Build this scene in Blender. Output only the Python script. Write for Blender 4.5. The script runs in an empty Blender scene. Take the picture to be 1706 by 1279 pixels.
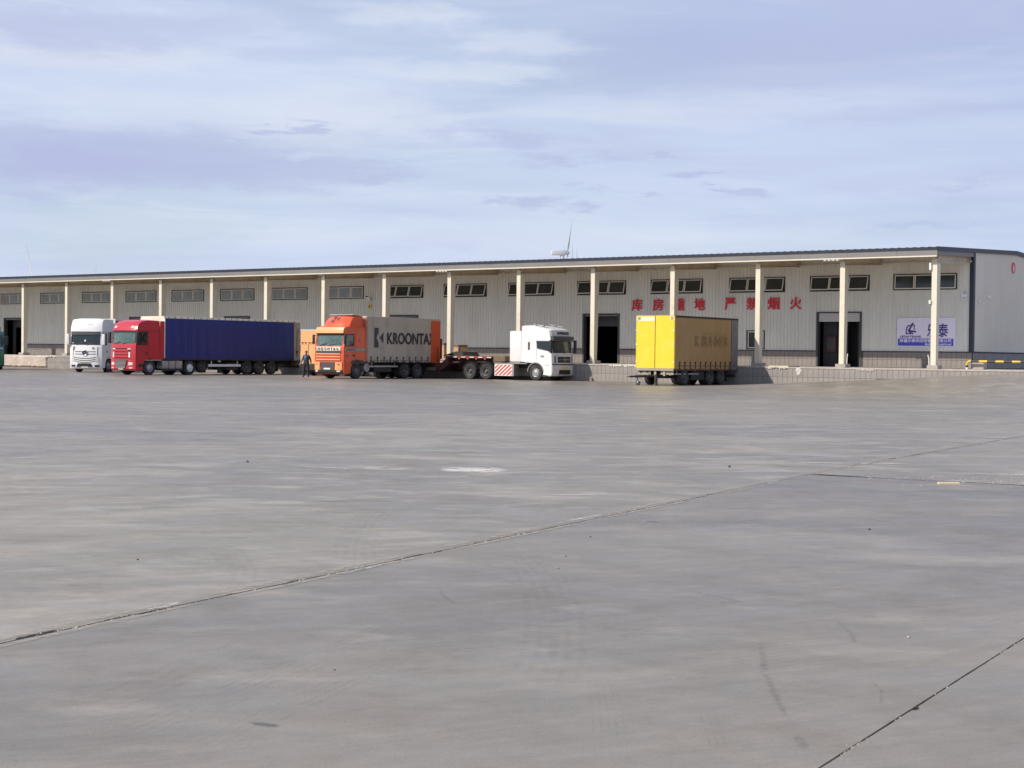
import bpy, bmesh, math, random
from mathutils import Vector, Matrix
random.seed(7)
S = bpy.context.scene
C = S.collection
PI = math.pi
R = math.radians

# ------------------------------------------------------------------ camera
cd = bpy.data.cameras.new('camera'); cam = bpy.data.objects.new('camera', cd); C.objects.link(cam)
S.camera = cam
YAW, PIT, ROL = -0.6270, -0.0193, 0.0115
fw = Vector((math.sin(YAW)*math.cos(PIT), math.cos(YAW)*math.cos(PIT), math.sin(PIT)))
r0 = Vector((math.cos(YAW), -math.sin(YAW), 0)); u0 = r0.cross(fw)
rr = r0*math.cos(ROL)+u0*math.sin(ROL); uu = -r0*math.sin(ROL)+u0*math.cos(ROL)
m = Matrix((rr, uu, -fw)).transposed().to_4x4(); m.translation = Vector((32.04, -85.27, 1.689))
cam.matrix_world = m
cd.sensor_width = 36; cd.lens = 2570.3/1706*36; cd.clip_end = 12000; cd.clip_start = .1

# ------------------------------------------------------------------ sky, sun, exposure
SUN = Vector((-0.58, -1.0, 0.955)).normalized()
el = math.asin(SUN.z); az = math.atan2(SUN.x, SUN.y)
w = bpy.data.worlds.new('World'); S.world = w; w.use_nodes = True
nt = w.node_tree; N = nt.nodes; L = nt.links; N.clear()
out = N.new('ShaderNodeOutputWorld'); bg = N.new('ShaderNodeBackground'); bg.inputs[1].default_value = .1
L.new(bg.outputs[0], out.inputs[0])
sky = N.new('ShaderNodeTexSky'); sky.sky_type = 'NISHITA'; sky.sun_disc = False
sky.sun_elevation = el; sky.sun_rotation = az; sky.air_density = 1.0; sky.dust_density = .4; sky.ozone_density = 2.5
tc = N.new('ShaderNodeTexCoord')
def mapn(scale, loc=(0,0,0), rot=(0,0,0)):
    mp = N.new('ShaderNodeMapping'); mp.inputs[1].default_value = loc; mp.inputs[2].default_value = rot; mp.inputs[3].default_value = scale
    L.new(tc.outputs['Generated'], mp.inputs[0]); return mp
def wnoise(mp, sc, det, rough=.55, dist=0):
    n = N.new('ShaderNodeTexNoise'); n.inputs['Scale'].default_value = sc; n.inputs['Detail'].default_value = det
    n.inputs['Roughness'].default_value = rough; n.inputs['Distortion'].default_value = dist
    L.new(mp.outputs[0], n.inputs['Vector']); return n
def wramp(src, stops):
    r = N.new('ShaderNodeValToRGB'); e = r.color_ramp.elements
    e[0].position, e[0].color = stops[0][0], stops[0][1]; e[1].position, e[1].color = stops[-1][0], stops[-1][1]
    for p, c in stops[1:-1]:
        k = e.new(p); k.color = c
    L.new(src, r.inputs[0]); return r
def wmix(f, a, b):
    x = N.new('ShaderNodeMix'); x.data_type = 'RGBA'
    for i, v in ((0, f), (6, a), (7, b)):
        if isinstance(v, (int, float)): x.inputs[i].default_value = v
        elif isinstance(v, tuple): x.inputs[i].default_value = v
        else: L.new(v, x.inputs[i])
    return x.outputs[2]
# thin veil of high cloud over the blue, with soft lavender banks; clearer and bluer towards the upper right
m1 = mapn((1.0, 1.0, 5.0), (3.1, .4, 0.0), (R(2), R(-1), 0))
n1 = wnoise(m1, 2.6, 4, .50, .6)
m2 = mapn((1.0, 1.0, 6.5), (1.7, 5.2, 2.3), (R(1), 0, 0))
n2 = wnoise(m2, 2.1, 3, .52, .5)
m3 = mapn((1.3, 1.3, 12.0), (4.4, 2.2, .7), (R(1), R(1), 0))
n3 = wnoise(m3, 4.5, 5, .58, .8)
veil = wramp(n1.outputs[0], [(.36, (.62, .62, .62, 1)), (.60, (.97, .97, .97, 1))])
bank = wramp(n2.outputs[0], [(.50, (0, 0, 0, 1)), (.68, (.4, .4, .4, 1))])
wisp = wramp(n3.outputs[0], [(.50, (0, 0, 0, 1)), (.70, (.35, .35, .35, 1))])
light = wramp(n3.outputs[0], [(.30, (.45, .45, .45, 1)), (.47, (0, 0, 0, 1))])
base = wmix(veil.outputs[0], sky.outputs[0], (6.3, 7.15, 9.05, 1))
base = wmix(bank.outputs[0], base, (4.6, 5.0, 7.5, 1))
base = wmix(wisp.outputs[0], base, (4.9, 5.4, 7.7, 1))
base = wmix(light.outputs[0], base, (7.3, 7.9, 9.2, 1))
dt = N.new('ShaderNodeVectorMath'); dt.operation = 'DOT_PRODUCT'; L.new(tc.outputs['Generated'], dt.inputs[0]); dt.inputs[1].default_value = (rr.x*.55, rr.y*.55, 1.25)
dr = N.new('ShaderNodeMapRange'); dr.inputs[1].default_value = .16; dr.inputs[2].default_value = .52; dr.inputs[3].default_value = 0; dr.inputs[4].default_value = .55; L.new(dt.outputs['Value'], dr.inputs[0])
base = wmix(dr.outputs[0], base, (3.95, 4.75, 7.6, 1))
# cloud banks in the quarter of sky over the warehouse, given by azimuth, elevation and half-widths, frayed by noise
def wmath(op, a, b=None):
    q = N.new('ShaderNodeMath'); q.operation = op
    for i, v_ in ((0, a), (1, b)):
        if v_ is None: continue
        if isinstance(v_, (int, float)): q.inputs[i].default_value = v_
        else: L.new(v_, q.inputs[i])
    return q.outputs[0]
sx = N.new('ShaderNodeSeparateXYZ'); L.new(tc.outputs['Generated'], sx.inputs[0])
az_ = wmath('ARCTAN2', sx.outputs[0], sx.outputs[1]); el_ = wmath('ARCSINE', sx.outputs[2])
m4 = mapn((1, 1, 4.5)); n4 = wnoise(m4, 9, 6, .66, 0); n5 = wnoise(m4, 30, 3, .65, 0)
sc4 = N.new('ShaderNodeSeparateColor'); L.new(n4.outputs['Color'], sc4.inputs[0]); sc5 = N.new('ShaderNodeSeparateColor'); L.new(n5.outputs['Color'], sc5.inputs[0])
wa = wmath('ADD', wmath('MULTIPLY', wmath('SUBTRACT', sc4.outputs[0], .5), .16), wmath('MULTIPLY', wmath('SUBTRACT', sc5.outputs[0], .5), .07))
we = wmath('ADD', wmath('MULTIPLY', wmath('SUBTRACT', sc4.outputs[1], .5), .030), wmath('MULTIPLY', wmath('SUBTRACT', sc5.outputs[1], .5), .016))
cv = N.new('ShaderNodeCombineXYZ'); L.new(wmath('ADD', az_, wa), cv.inputs[0]); L.new(wmath('ADD', el_, we), cv.inputs[1])
def cloud(base, a, e, ra, re, k, col):
    s_ = N.new('ShaderNodeVectorMath'); s_.operation = 'SUBTRACT'; L.new(cv.outputs[0], s_.inputs[0]); s_.inputs[1].default_value = (a, e, 0)
    m_ = N.new('ShaderNodeVectorMath'); m_.operation = 'MULTIPLY'; L.new(s_.outputs[0], m_.inputs[0]); m_.inputs[1].default_value = (1/ra, 1/re, 0)
    l_ = N.new('ShaderNodeVectorMath'); l_.operation = 'LENGTH'; L.new(m_.outputs[0], l_.inputs[0])
    q = N.new('ShaderNodeMapRange'); q.interpolation_type = 'SMOOTHSTEP'; q.inputs[1].default_value = .15; q.inputs[2].default_value = 1.25; q.inputs[3].default_value = k; q.inputs[4].default_value = 0; L.new(l_.outputs['Value'], q.inputs[0])
    return wmix(q.outputs[0], base, col)
for c_ in [(-0.9156, 0.1813, 0.1245, 0.0101, 0.95), (-0.9263, 0.2178, 0.07, 0.0086, 0.7), (-0.7405, 0.1493, 0.0778, 0.0233, 0.65), (-0.6865, 0.212, 0.0584, 0.0093, 0.55), (-0.6165, 0.1979, 0.0623, 0.0101, 0.5), (-0.6632, 0.1805, 0.0856, 0.0093, 0.55), (-0.8389, 0.1482, 0.1167, 0.0156, 0.4), (-0.4928, 0.1597, 0.1556, 0.0117, 0.3), (-0.7825, 0.1252, 0.0233, 0.0039, 0.5), (-0.5699, 0.0744, 0.2335, 0.0156, 0.35), (-0.8389, 0.0791, 0.1556, 0.0117, 0.3)]: base = cloud(base, *c_, (7.4, 8.0, 9.25, 1))
for c_ in [(-0.9048, 0.1149, 0.1284, 0.0214, 0.95), (-0.7901, 0.1143, 0.1012, 0.0156, 0.6), (-0.7097, 0.1103, 0.0428, 0.0054, 0.6), (-0.9156, 0.1945, 0.0895, 0.0233, 0.6), (-0.8278, 0.2067, 0.0778, 0.0148, 0.45), (-0.7711, 0.1421, 0.0233, 0.0031, 0.7), (-0.7174, 0.1209, 0.0233, 0.0039, 0.4), (-0.6282, 0.1361, 0.0467, 0.007, 0.6), (-0.5854, 0.1251, 0.037, 0.0054, 0.65), (-0.6554, 0.1408, 0.0233, 0.007, 0.4), (-0.6165, 0.099, 0.0233, 0.0062, 0.7), (-0.5004, 0.1176, 0.0214, 0.0035, 0.75), (-0.4806, 0.1052, 0.0125, 0.0035, 0.7), (-0.5505, 0.1025, 0.0132, 0.0023, 0.6), (-0.5304, 0.1269, 0.0101, 0.0019, 0.6), (-0.4586, 0.1865, 0.1634, 0.0292, 0.5), (-0.3441, 0.214, 0.1284, 0.0311, 0.55), (-0.3877, 0.1533, 0.1479, 0.0078, 0.35), (-0.5737, 0.1072, 0.0156, 0.0027, 0.35), (-0.337, 0.1119, 0.035, 0.0031, 0.4), (-0.3585, 0.0827, 0.0467, 0.0027, 0.4)]: base = cloud(base, *c_, (4.75, 5.25, 7.65, 1))
L.new(base, bg.inputs[0])
sd = bpy.data.lights.new('sun', 'SUN'); sun = bpy.data.objects.new('sun', sd); C.objects.link(sun)
sd.energy = 4.7; sd.angle = R(.53); sd.color = (1, .915, .79)
sun.rotation_euler = SUN.to_track_quat('Z', 'Y').to_euler(); sun.location = (0, -40, 60)
S.view_settings.view_transform = 'Standard'; S.view_settings.look = 'None'; S.view_settings.gamma = 1
S.view_settings.use_curve_mapping = False; S.view_settings.exposure = 0.0

# ------------------------------------------------------------------ materials
MATS = {}
def mat(name, col, rough=.5, metal=0, var=.12, scale=2.0, bump=0, stretch=(1, 1, 1), spec=.5, dirt=None, rvar=0, obj_rand=0, coat=0, dscale=1.1, dlo=.5, dhi=.72):
    if name in MATS: return MATS[name]
    mt = bpy.data.materials.new(name); mt.use_nodes = True; t = mt.node_tree; n = t.nodes; l = t.links
    b = n['Principled BSDF']; b.inputs['Roughness'].default_value = rough; b.inputs['Metallic'].default_value = metal
    b.inputs['Specular IOR Level'].default_value = spec
    if coat: b.inputs['Coat Weight'].default_value = coat; b.inputs['Coat Roughness'].default_value = .08
    co = n.new('ShaderNodeTexCoord'); mp = n.new('ShaderNodeMapping'); mp.inputs[3].default_value = stretch
    l.new(co.outputs['Object'], mp.inputs[0])
    no = n.new('ShaderNodeTexNoise'); no.inputs['Scale'].default_value = scale; no.inputs['Detail'].default_value = 6; no.inputs['Roughness'].default_value = .6
    l.new(mp.outputs[0], no.inputs['Vector'])
    mr = n.new('ShaderNodeMapRange'); mr.inputs[1].default_value = .25; mr.inputs[2].default_value = .75
    mr.inputs[3].default_value = 1-var; mr.inputs[4].default_value = 1+var; l.new(no.outputs[0], mr.inputs[0])
    hs = n.new('ShaderNodeHueSaturation'); hs.inputs['Color'].default_value = (*col, 1); val = mr.outputs[0]
    if obj_rand:
        oi = n.new('ShaderNodeObjectInfo'); m2 = n.new('ShaderNodeMapRange'); m2.inputs[3].default_value = 1-obj_rand; m2.inputs[4].default_value = 1+obj_rand
        l.new(oi.outputs['Random'], m2.inputs[0]); mu = n.new('ShaderNodeMath'); mu.operation = 'MULTIPLY'
        l.new(val, mu.inputs[0]); l.new(m2.outputs[0], mu.inputs[1]); val = mu.outputs[0]
    l.new(val, hs.inputs['Value']); cur = hs.outputs[0]
    if dirt:
        n3 = n.new('ShaderNodeTexNoise'); n3.inputs['Scale'].default_value = dscale; n3.inputs['Detail'].default_value = 8; n3.inputs['Roughness'].default_value = .68
        l.new(mp.outputs[0], n3.inputs['Vector'])
        r3 = n.new('ShaderNodeMapRange'); r3.inputs[1].default_value = dlo; r3.inputs[2].default_value = dhi; l.new(n3.outputs[0], r3.inputs[0])
        r3.inputs[4].default_value = dirt[3] if len(dirt) > 3 else .6
        mx = n.new('ShaderNodeMix'); mx.data_type = 'RGBA'; l.new(r3.outputs[0], mx.inputs[0]); l.new(cur, mx.inputs[6]); mx.inputs[7].default_value = (*dirt[:3], 1)
        cur = mx.outputs[2]
    l.new(cur, b.inputs['Base Color'])
    if rvar:
        m4 = n.new('ShaderNodeMapRange'); m4.inputs[3].default_value = rough-rvar; m4.inputs[4].default_value = rough+rvar; l.new(no.outputs[0], m4.inputs[0]); l.new(m4.outputs[0], b.inputs['Roughness'])
    if bump:
        bp = n.new('ShaderNodeBump'); bp.inputs['Strength'].default_value = bump; bp.inputs['Distance'].default_value = .02
        l.new(no.outputs[0], bp.inputs['Height']); l.new(bp.outputs[0], b.inputs['Normal'])
    MATS[name] = mt; return mt
DUST = (.30, .25, .20)
M = dict(
 cladding=mat('cladding', (.71, .715, .67), .45, 0, .05, .6, stretch=(1, 1, .35), obj_rand=.025, dirt=(.50, .47, .41, .35), dscale=.9),
 gable=mat('gable_cladding', (.68, .625, .51), .5, 0, .05, .7, obj_rand=.03, dirt=(.56, .52, .43, .3)),
 trim=mat('blue_grey_trim', (.018, .024, .040), .45, 0, .12, 1.5),
 fascia=mat('fascia_sheet', (.205, .20, .20), .5, 0, .08, .8, dirt=(.14, .12, .10, .5), stretch=(1, 1, 3)),
 cream=mat('cream_paint', (.69, .635, .51), .55, 0, .06, 1.6, dirt=(.42, .33, .24, .5), dscale=1.6, dlo=.52),
 under=mat('canopy_underside', (.62, .53, .41), .6, 0, .1, 1.0, dirt=(.3, .2, .13, .5)),
 plinth_tile=mat('plinth_tile', (.22, .20, .185), .55, 0, .16, 2.2, obj_rand=.05, dirt=(.34, .32, .30, .5), bump=.1),
 dock_tile=mat('dock_tile', (.27, .25, .235), .6, 0, .18, 1.6, obj_rand=.05, dirt=(.40, .36, .33, .6), bump=.15),
 joint=mat('mortar_joint', (.09, .085, .08), .9, 0, .15, 8),
 dock_top=mat('dock_concrete', (.44, .40, .36), .8, 0, .2, 1.5, bump=.3, dirt=(.28, .25, .22)),
 plaster=mat('rough_plaster', (.50, .42, .36), .95, 0, .2, 1.7, bump=.6, dirt=(.28, .24, .21), dscale=.8),
 mortar=mat('white_mortar', (.60, .56, .52), .9, 0, .15, 4, bump=.4),
 wframe=mat('window_frame', (.80, .77, .70), .5, 0, .06, 3),
 wdark=mat('window_reveal', (.035, .038, .04), .6, 0, .1, 3),
 pane=mat('window_pane', (.035, .045, .045), .12, 0, .3, 1.2, spec=.6, rvar=.06),
 pane2=mat('window_pane_reflection', (.22, .25, .25), .2, 0, .25, 1.5, spec=.6),  # closed panes: bluish-green reflection put into the glass colour
 shutter=mat('shutter_paint', (.55, .53, .54), .5, 0, .06, 1.5),
 dgrey=mat('dark_grey_paint', (.06, .062, .068), .6, 0, .15, 2),
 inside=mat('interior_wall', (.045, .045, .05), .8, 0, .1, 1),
 red_sign=mat('red_letter', (.66, .02, .05), .5, 0, .08, 3),
 rail_y=mat('yellow_rail_paint', (.72, .47, .04), .45, 0, .1, 4, dirt=(.2, .15, .08, .4)),
 rail_k=mat('black_rail_paint', (.02, .02, .022), .45, 0, .1, 4),
 conc=mat('concrete_block', (.36, .33, .29), .85, 0, .15, 3, bump=.3),
 white_metal=mat('white_enamel', (.72, .72, .70), .4, 0, .05, 4),
 bannerw=mat('banner_white', (.80, .76, .93), .45, 0, .04, 1.5, dirt=(.74, .70, .86, .4)),
 bannerb=mat('banner_blue', (.07, .07, .55), .45, 0, .06, 1.5),
 bannerink=mat('banner_ink', (.07, .05, .26), .45, 0, .05, 1.5),
 bannertxt=mat('banner_letter_white', (.75, .75, .85), .45, 0, .03, 1.5),
 red=mat('red_truck_paint', (.50, .018, .035), .32, 0, .07, 1.3, coat=.35, dirt=(.34, .05, .06, .3)),
 orange=mat('orange_truck_paint', (.66, .085, .022), .36, 0, .08, 1.3, coat=.25, dirt=(.5, .12, .06, .35)),
 peach=mat('faded_orange_paint', (.74, .36, .14), .45, 0, .06, 1.3, dirt=(.62, .34, .18, .4)),
 orangebox=mat('pale_orange_panel', (.76, .40, .18), .5, 0, .06, 1.3, dirt=(.6, .33, .17, .4)),
 white=mat('white_truck_paint', (.78, .775, .76), .3, 0, .03, 1.3, coat=.4, dirt=(.60, .57, .53, .25)),
 whitegrey=mat('shaded_grimy_white', (.66, .645, .62), .38, 0, .06, 1.3, dirt=(.42, .38, .33, .5)),  # white for the tractor's front, its shade mixed into the colour with grime
 green=mat('green_truck_paint', (.01, .12, .075), .3, 0, .07, 1.3, coat=.3),
 blue=mat('blue_tarpaulin', (.004, .022, .165), .42, 0, .14, .7, stretch=(1, 1, .4), dirt=(.02, .035, .12, .4), bump=.1),
 slate=mat('dark_slate_tarpaulin', (.075, .07, .10), .55, 0, .1, 1),
 greytarp=mat('grey_tarpaulin', (.44, .38, .29), .6, 0, .1, .9, stretch=(1, 1, .5), dirt=(.24, .20, .15, .55), bump=.15),
 yellow=mat('yellow_door_paint', (.82, .60, .035), .42, 0, .05, 1.1, dirt=(.78, .62, .18, .4)),
 mustard=mat('dusty_yellow_tarpaulin', (.40, .245, .095), .65, 0, .12, 1.0, stretch=(1, 1, .35), dirt=(.32, .20, .11, .6), bump=.15),
 mustard2=mat('faded_print_on_tarpaulin', (.34, .205, .085), .65, 0, .12, 1.0),
 steelpanel=mat('grimy_grey_panel', (.17, .165, .17), .55, 0, .2, 1.5, dirt=(.09, .085, .085)),
 beigepanel=mat('grimy_beige_panel', (.36, .32, .25), .6, 0, .15, 1.5, dirt=(.20, .17, .12, .7)),
 rail=mat('pale_roof_rail', (.78, .73, .60), .5, 0, .1, 2, dirt=(.36, .32, .26)),
 black=mat('black_plastic', (.018, .018, .02), .5, 0, .15, 4),
 grime=mat('grimy_chassis', (.03, .027, .026), .7, 0, .25, 3, dirt=(.09, .075, .065, .5)),
 brown=mat('red_oxide_steel', (.10, .035, .028), .65, 0, .3, 2, dirt=(.06, .04, .035)),
 woodbrown=mat('weathered_timber', (.17, .12, .075), .85, 0, .25, 3, stretch=(1, 6, 6)),
 tyre=mat('tyre_rubber', (.028, .027, .028), .8, 0, .25, 6, dirt=(.10, .09, .085, .6), dscale=2.5),
 rim=mat('steel_rim', (.42, .42, .43), .45, .35, .12, 5, dirt=(.2, .18, .16)),
 rimd=mat('grimy_rim', (.13, .125, .12), .6, .2, .15, 5, dirt=(.08, .07, .065)),
 alu=mat('aluminium_tank', (.42, .42, .44), .35, .5, .08, 2, dirt=(.25, .23, .22)),
 glass=mat('dark_windscreen', (.012, .022, .022), .05, 0, .2, 2.0, spec=.8),
 glassg=mat('green_tint_windscreen', (.07, .12, .11), .07, 0, .6, 2.6, spec=.8, dirt=(.20, .25, .24, .6), dscale=2.0),
 lamp=mat('headlight_lens', (.62, .60, .58), .12, 0, .2, 8),
 plate=mat('number_plate', (.75, .74, .70), .4, 0, .05, 8),
 chrome=mat('chrome', (.6, .6, .6), .2, .9, .05, 4),
 slat=mat('grille_slat_grey', (.30, .29, .29), .4, .2, .1, 5),
 darkink=mat('dark_print', (.035, .028, .032), .55, 0, .15, 3),
 purpleink=mat('dark_purple_print', (.055, .04, .055), .55, 0, .15, 3),
 stripeR=mat('red_stripe_paint', (.55, .035, .035), .5, 0, .2, 5),
 stripeW=mat('pale_stripe_paint', (.80, .72, .67), .5, 0, .15, 5, dirt=(.6, .45, .4, .4)),
 skin=mat('skin', (.36, .19, .13), .6, 0, .05, 6), hair=mat('hair', (.035, .025, .02), .7, 0, .1, 12),
 jacket=mat('dark_jacket', (.03, .036, .055), .8, 0, .25, 8), jblue=mat('teal_sleeve', (.05, .22, .30), .8, 0, .2, 8),
 trousers=mat('dark_trousers', (.022, .023, .028), .85, 0, .2, 8), shoe=mat('shoe', (.02, .018, .017), .6, 0, .1, 8),
 carton=mat('brown_carton', (.46, .31, .20), .8, 0, .12, 3), drum=mat('yellow_drum', (.78, .62, .05), .4, 0, .06, 3),
 turb=mat('turbine_white', (.62, .66, .70), .5, 0, .03, .1), turbd=mat('turbine_grey', (.60, .64, .70), .5, 0, .03, .1),
 dirtg=mat('joint_dirt', (.085, .072, .06), .95, 0, .4, 14), desert=mat('desert_soil', (.30, .25, .19), .95, 0, .2, .02),
 crumb=mat('crumbled_concrete', (.33, .295, .24), .95, 0, .5, 30, obj_rand=.2), stone=mat('dark_pebble', (.10, .09, .085), .9, 0, .3, 20),
)

# concrete yard: broad tone patches, trowel streaks, fine grain, soft gloss
def yard_material(name, tone, cool, streaky):
    mt = bpy.data.materials.new(name); mt.use_nodes = True; t = mt.node_tree; n = t.nodes; l = t.links; b = n['Principled BSDF']
    co = n.new('ShaderNodeTexCoord')
    def mp(sc, rot=0):
        q = n.new('ShaderNodeMapping'); q.inputs[3].default_value = sc; q.inputs[2].default_value = (0, 0, rot); q.vector_type = 'TEXTURE'; l.new(co.outputs['Object'], q.inputs[0]); return q
    def nz(m_, sc, det=5, ro=.55, di=0):
        q = n.new('ShaderNodeTexNoise'); q.inputs['Scale'].default_value = sc; q.inputs['Detail'].default_value = det; q.inputs['Roughness'].default_value = ro; q.inputs['Distortion'].default_value = di
        l.new(m_.outputs[0], q.inputs['Vector']); return q.outputs[0]
    def rng(s, a, b_, c, d):
        q = n.new('ShaderNodeMapRange'); q.inputs[1].default_value = a; q.inputs[2].default_value = b_; q.inputs[3].default_value = c; q.inputs[4].default_value = d; l.new(s, q.inputs[0]); return q.outputs[0]
    def mix(f, a, b_):
        q = n.new('ShaderNodeMix'); q.data_type = 'RGBA'
        for i, v in ((0, f), (6, a), (7, b_)):
            if isinstance(v, tuple): q.inputs[i].default_value = v
            elif isinstance(v, (int, float)): q.inputs[i].default_value = v
            else: l.new(v, q.inputs[i])
        return q.outputs[2]
    def mul(a, b_):
        q = n.new('ShaderNodeMath'); q.operation = 'MULTIPLY'
        for i, v in ((0, a), (1, b_)):
            if isinstance(v, (int, float)): q.inputs[i].default_value = v
            else: l.new(v, q.inputs[i])
        return q.outputs[0]
    A = mp((1, 1, 1)); D = mp((1.7, 1, 1), R(40)); E_ = mp((3.5, 1, 1), R(50)); F = mp((9, 1, 1), R(68))
    big = nz(A, .055, 5, .6, .8); mid = nz(D, .45, 6, .62, .6); mid2 = nz(A, 1.3, 6, .65, .4)
    st = nz(E_, 3.5, 6, .65, .5); st2 = nz(F, 7, 6, .6, .3); fine = nz(A, 55, 3, .7); grit = nz(A, 220, 2, .8)
    c = mix(rng(big, .38, .62, 0, 1), (.197*tone, .181*tone, .147*tone+.012*cool, 1), (.255*tone, .221*tone, .170*tone+.012*cool, 1))
    c = mix(rng(mid, .50, .68, 0, .5+.4*streaky), c, (.338, .296, .232, 1))
    c = mix(rng(nz(D, 1.6, 6, .68, 0), .52, .66, 0, .25+.55*streaky), c, (.368, .324, .256, 1))
    c = mix(rng(nz(E_, 3.2, 5, .66, 0), .55, .72, 0, .12+.3*streaky), c, (.142, .134, .122, 1))
    c = mix(rng(nz(A, .11, 3, .55, 0), .50, .66, 0, .55), c, (.275, .240, .183, 1))
    c = mix(rng(mid2, .52, .78, 0, .22+.2*streaky), c, (.138, .130, .120, 1))
    c = mix(rng(nz(A, .5, 4, .6, .3), .56, .72, 0, .45), c, (.250, .213, .172, 1))
    v = mul(rng(st, .3, .7, .93-.07*streaky, 1.07+.07*streaky), rng(st2, .3, .7, .94, 1.06))
    v = mul(v, rng(nz(F, 22, 4, .7), .3, .7, .95, 1.05)); v = mul(v, rng(nz(A, 4.5, 5, .7), .32, .68, .93, 1.06))
    v = mul(v, rng(fine, .3, .7, .91, 1.09)); v = mul(v, rng(grit, .3, .7, .94, 1.06))
    # swept arcs left by turning tyres and the power trowel
    wv = n.new('ShaderNodeTexWave'); wv.wave_type = 'RINGS'; wv.rings_direction = 'Z'; wv.inputs['Scale'].default_value = 4.2; wv.inputs['Distortion'].default_value = 5
    wv.inputs['Detail'].default_value = 3; wv.inputs['Detail Scale'].default_value = .6
    wm = n.new('ShaderNodeMapping'); wm.inputs[1].default_value = (-20, 74, 0); l.new(co.outputs['Object'], wm.inputs[0]); l.new(wm.outputs[0], wv.inputs['Vector'])
    msk = rng(nz(A, .33, 3), .5, .62, 0, 1)
    q = n.new('ShaderNodeMapRange'); q.inputs[3].default_value = 1; l.new(msk, q.inputs[0]); l.new(rng(wv.outputs['Fac'], 0, 1, .955, 1.03), q.inputs[4])
    v = mul(v, q.outputs[0])
    hs = n.new('ShaderNodeHueSaturation'); l.new(c, hs.inputs['Color']); l.new(v, hs.inputs['Value']); l.new(hs.outputs[0], b.inputs['Base Color'])
    l.new(rng(mid2, .3, .7, .28, .52), b.inputs['Roughness']); b.inputs['Specular IOR Level'].default_value = .30
    bp = n.new('ShaderNodeBump'); bp.inputs['Strength'].default_value = .22; bp.inputs['Distance'].default_value = .01; l.new(fine, bp.inputs['Height'])
    bp2 = n.new('ShaderNodeBump'); bp2.inputs['Strength'].default_value = .25; bp2.inputs['Distance'].default_value = .03; l.new(mid2, bp2.inputs['Height']); l.new(bp.outputs[0], bp2.inputs['Normal'])
    l.new(bp2.outputs[0], b.inputs['Normal'])
    return mt
M['yard'] = yard_material('worn_concrete', .84, .6, .12); M['yard_cool'] = yard_material('worn_concrete_cool', .84, 1, .5); M['yard_streaky'] = yard_material('worn_concrete_streaky', .97, 0, 1.0)
def mark_material(name, col, lo, hi, amt, sc, stretch=(1, 1, 1)):
    mt = bpy.data.materials.new(name); mt.use_nodes = True; t = mt.node_tree; n = t.nodes; l = t.links; b = n['Principled BSDF']
    b.inputs['Base Color'].default_value = (*col, 1); b.inputs['Roughness'].default_value = .7
    co = n.new('ShaderNodeTexCoord'); mp = n.new('ShaderNodeMapping'); mp.inputs[3].default_value = stretch; l.new(co.outputs['Object'], mp.inputs[0])
    no = n.new('ShaderNodeTexNoise'); no.inputs['Scale'].default_value = sc; no.inputs['Detail'].default_value = 7; no.inputs['Roughness'].default_value = .7; l.new(mp.outputs[0], no.inputs['Vector'])
    r = n.new('ShaderNodeMapRange'); r.inputs[1].default_value = lo; r.inputs[2].default_value = hi; r.inputs[4].default_value = amt; l.new(no.outputs[0], r.inputs[0])
    # fade towards the mark's rim, stored on the mesh
    at = n.new('ShaderNodeAttribute'); at.attribute_name = 'core'; mu = n.new('ShaderNodeMath'); mu.operation = 'MULTIPLY'
    l.new(r.outputs[0], mu.inputs[0]); l.new(at.outputs['Fac'], mu.inputs[1]); l.new(mu.outputs[0], b.inputs['Alpha'])
    return mt
M['scuff'] = mark_material('rubber_scuff', (.115, .11, .12), .40, .62, .26, 16, (1, 1, 1))
M['paintspill'] = mark_material('pale_paint_spill', (.64, .61, .57), .36, .50, .95, 5)
M['dust'] = mark_material('pale_dust', (.50, .45, .39), .36, .56, .85, 4)
M['oil'] = mark_material('dark_stain', (.10, .10, .11), .2, .4, .55, 6)

# ------------------------------------------------------------------ mesh helpers
def link(name, me, mt, parent=None, loc=None):
    if mt is not None and not me.materials: me.materials.append(M[mt] if isinstance(mt, str) else mt)
    o = bpy.data.objects.new(name, me); C.objects.link(o)
    if parent: o.parent = parent
    if loc: o.location = loc
    return o
def done(name, bm, mt, parent=None, loc=None, smooth=None):
    bmesh.ops.recalc_face_normals(bm, faces=bm.faces)
    me = bpy.data.meshes.new(name); bm.to_mesh(me); bm.free()
    if smooth:
        me.polygons.foreach_set('use_smooth', [True]*len(me.polygons)); me.set_sharp_from_angle(angle=R(smooth))
    return link(name, me, mt, parent, loc)
def thing(name, label, cat, loc=(0, 0, 0), rz=0, group=None):
    o = bpy.data.objects.new(name, None); C.objects.link(o); o.location = loc; o.rotation_euler = (0, 0, rz); o.empty_display_size = .3
    o['label'] = label; o['category'] = cat
    if group: o['group'] = group
    return o
def tag(o, label, cat, group=None):
    o['label'] = label; o['category'] = cat
    if group: o['group'] = group
    return o
def box(bm, x0, x1, y0, y1, z0, z1, bev=0):
    v = [bm.verts.new(p) for p in ((x0,y0,z0),(x1,y0,z0),(x1,y1,z0),(x0,y1,z0),(x0,y0,z1),(x1,y0,z1),(x1,y1,z1),(x0,y1,z1))]
    f = [bm.faces.new([v[i] for i in q]) for q in ((0,3,2,1),(4,5,6,7),(0,1,5,4),(1,2,6,5),(2,3,7,6),(3,0,4,7))]
    if bev:
        es = list({e for k in f for e in k.edges}); bmesh.ops.bevel(bm, geom=es, offset=bev, segments=2, affect='EDGES', profile=.6)
def bx(name, mt, parent, *a, bev=0, smooth=None):
    bm = bmesh.new(); box(bm, *a, bev=bev); return done(name, bm, mt, parent, smooth=smooth)
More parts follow.
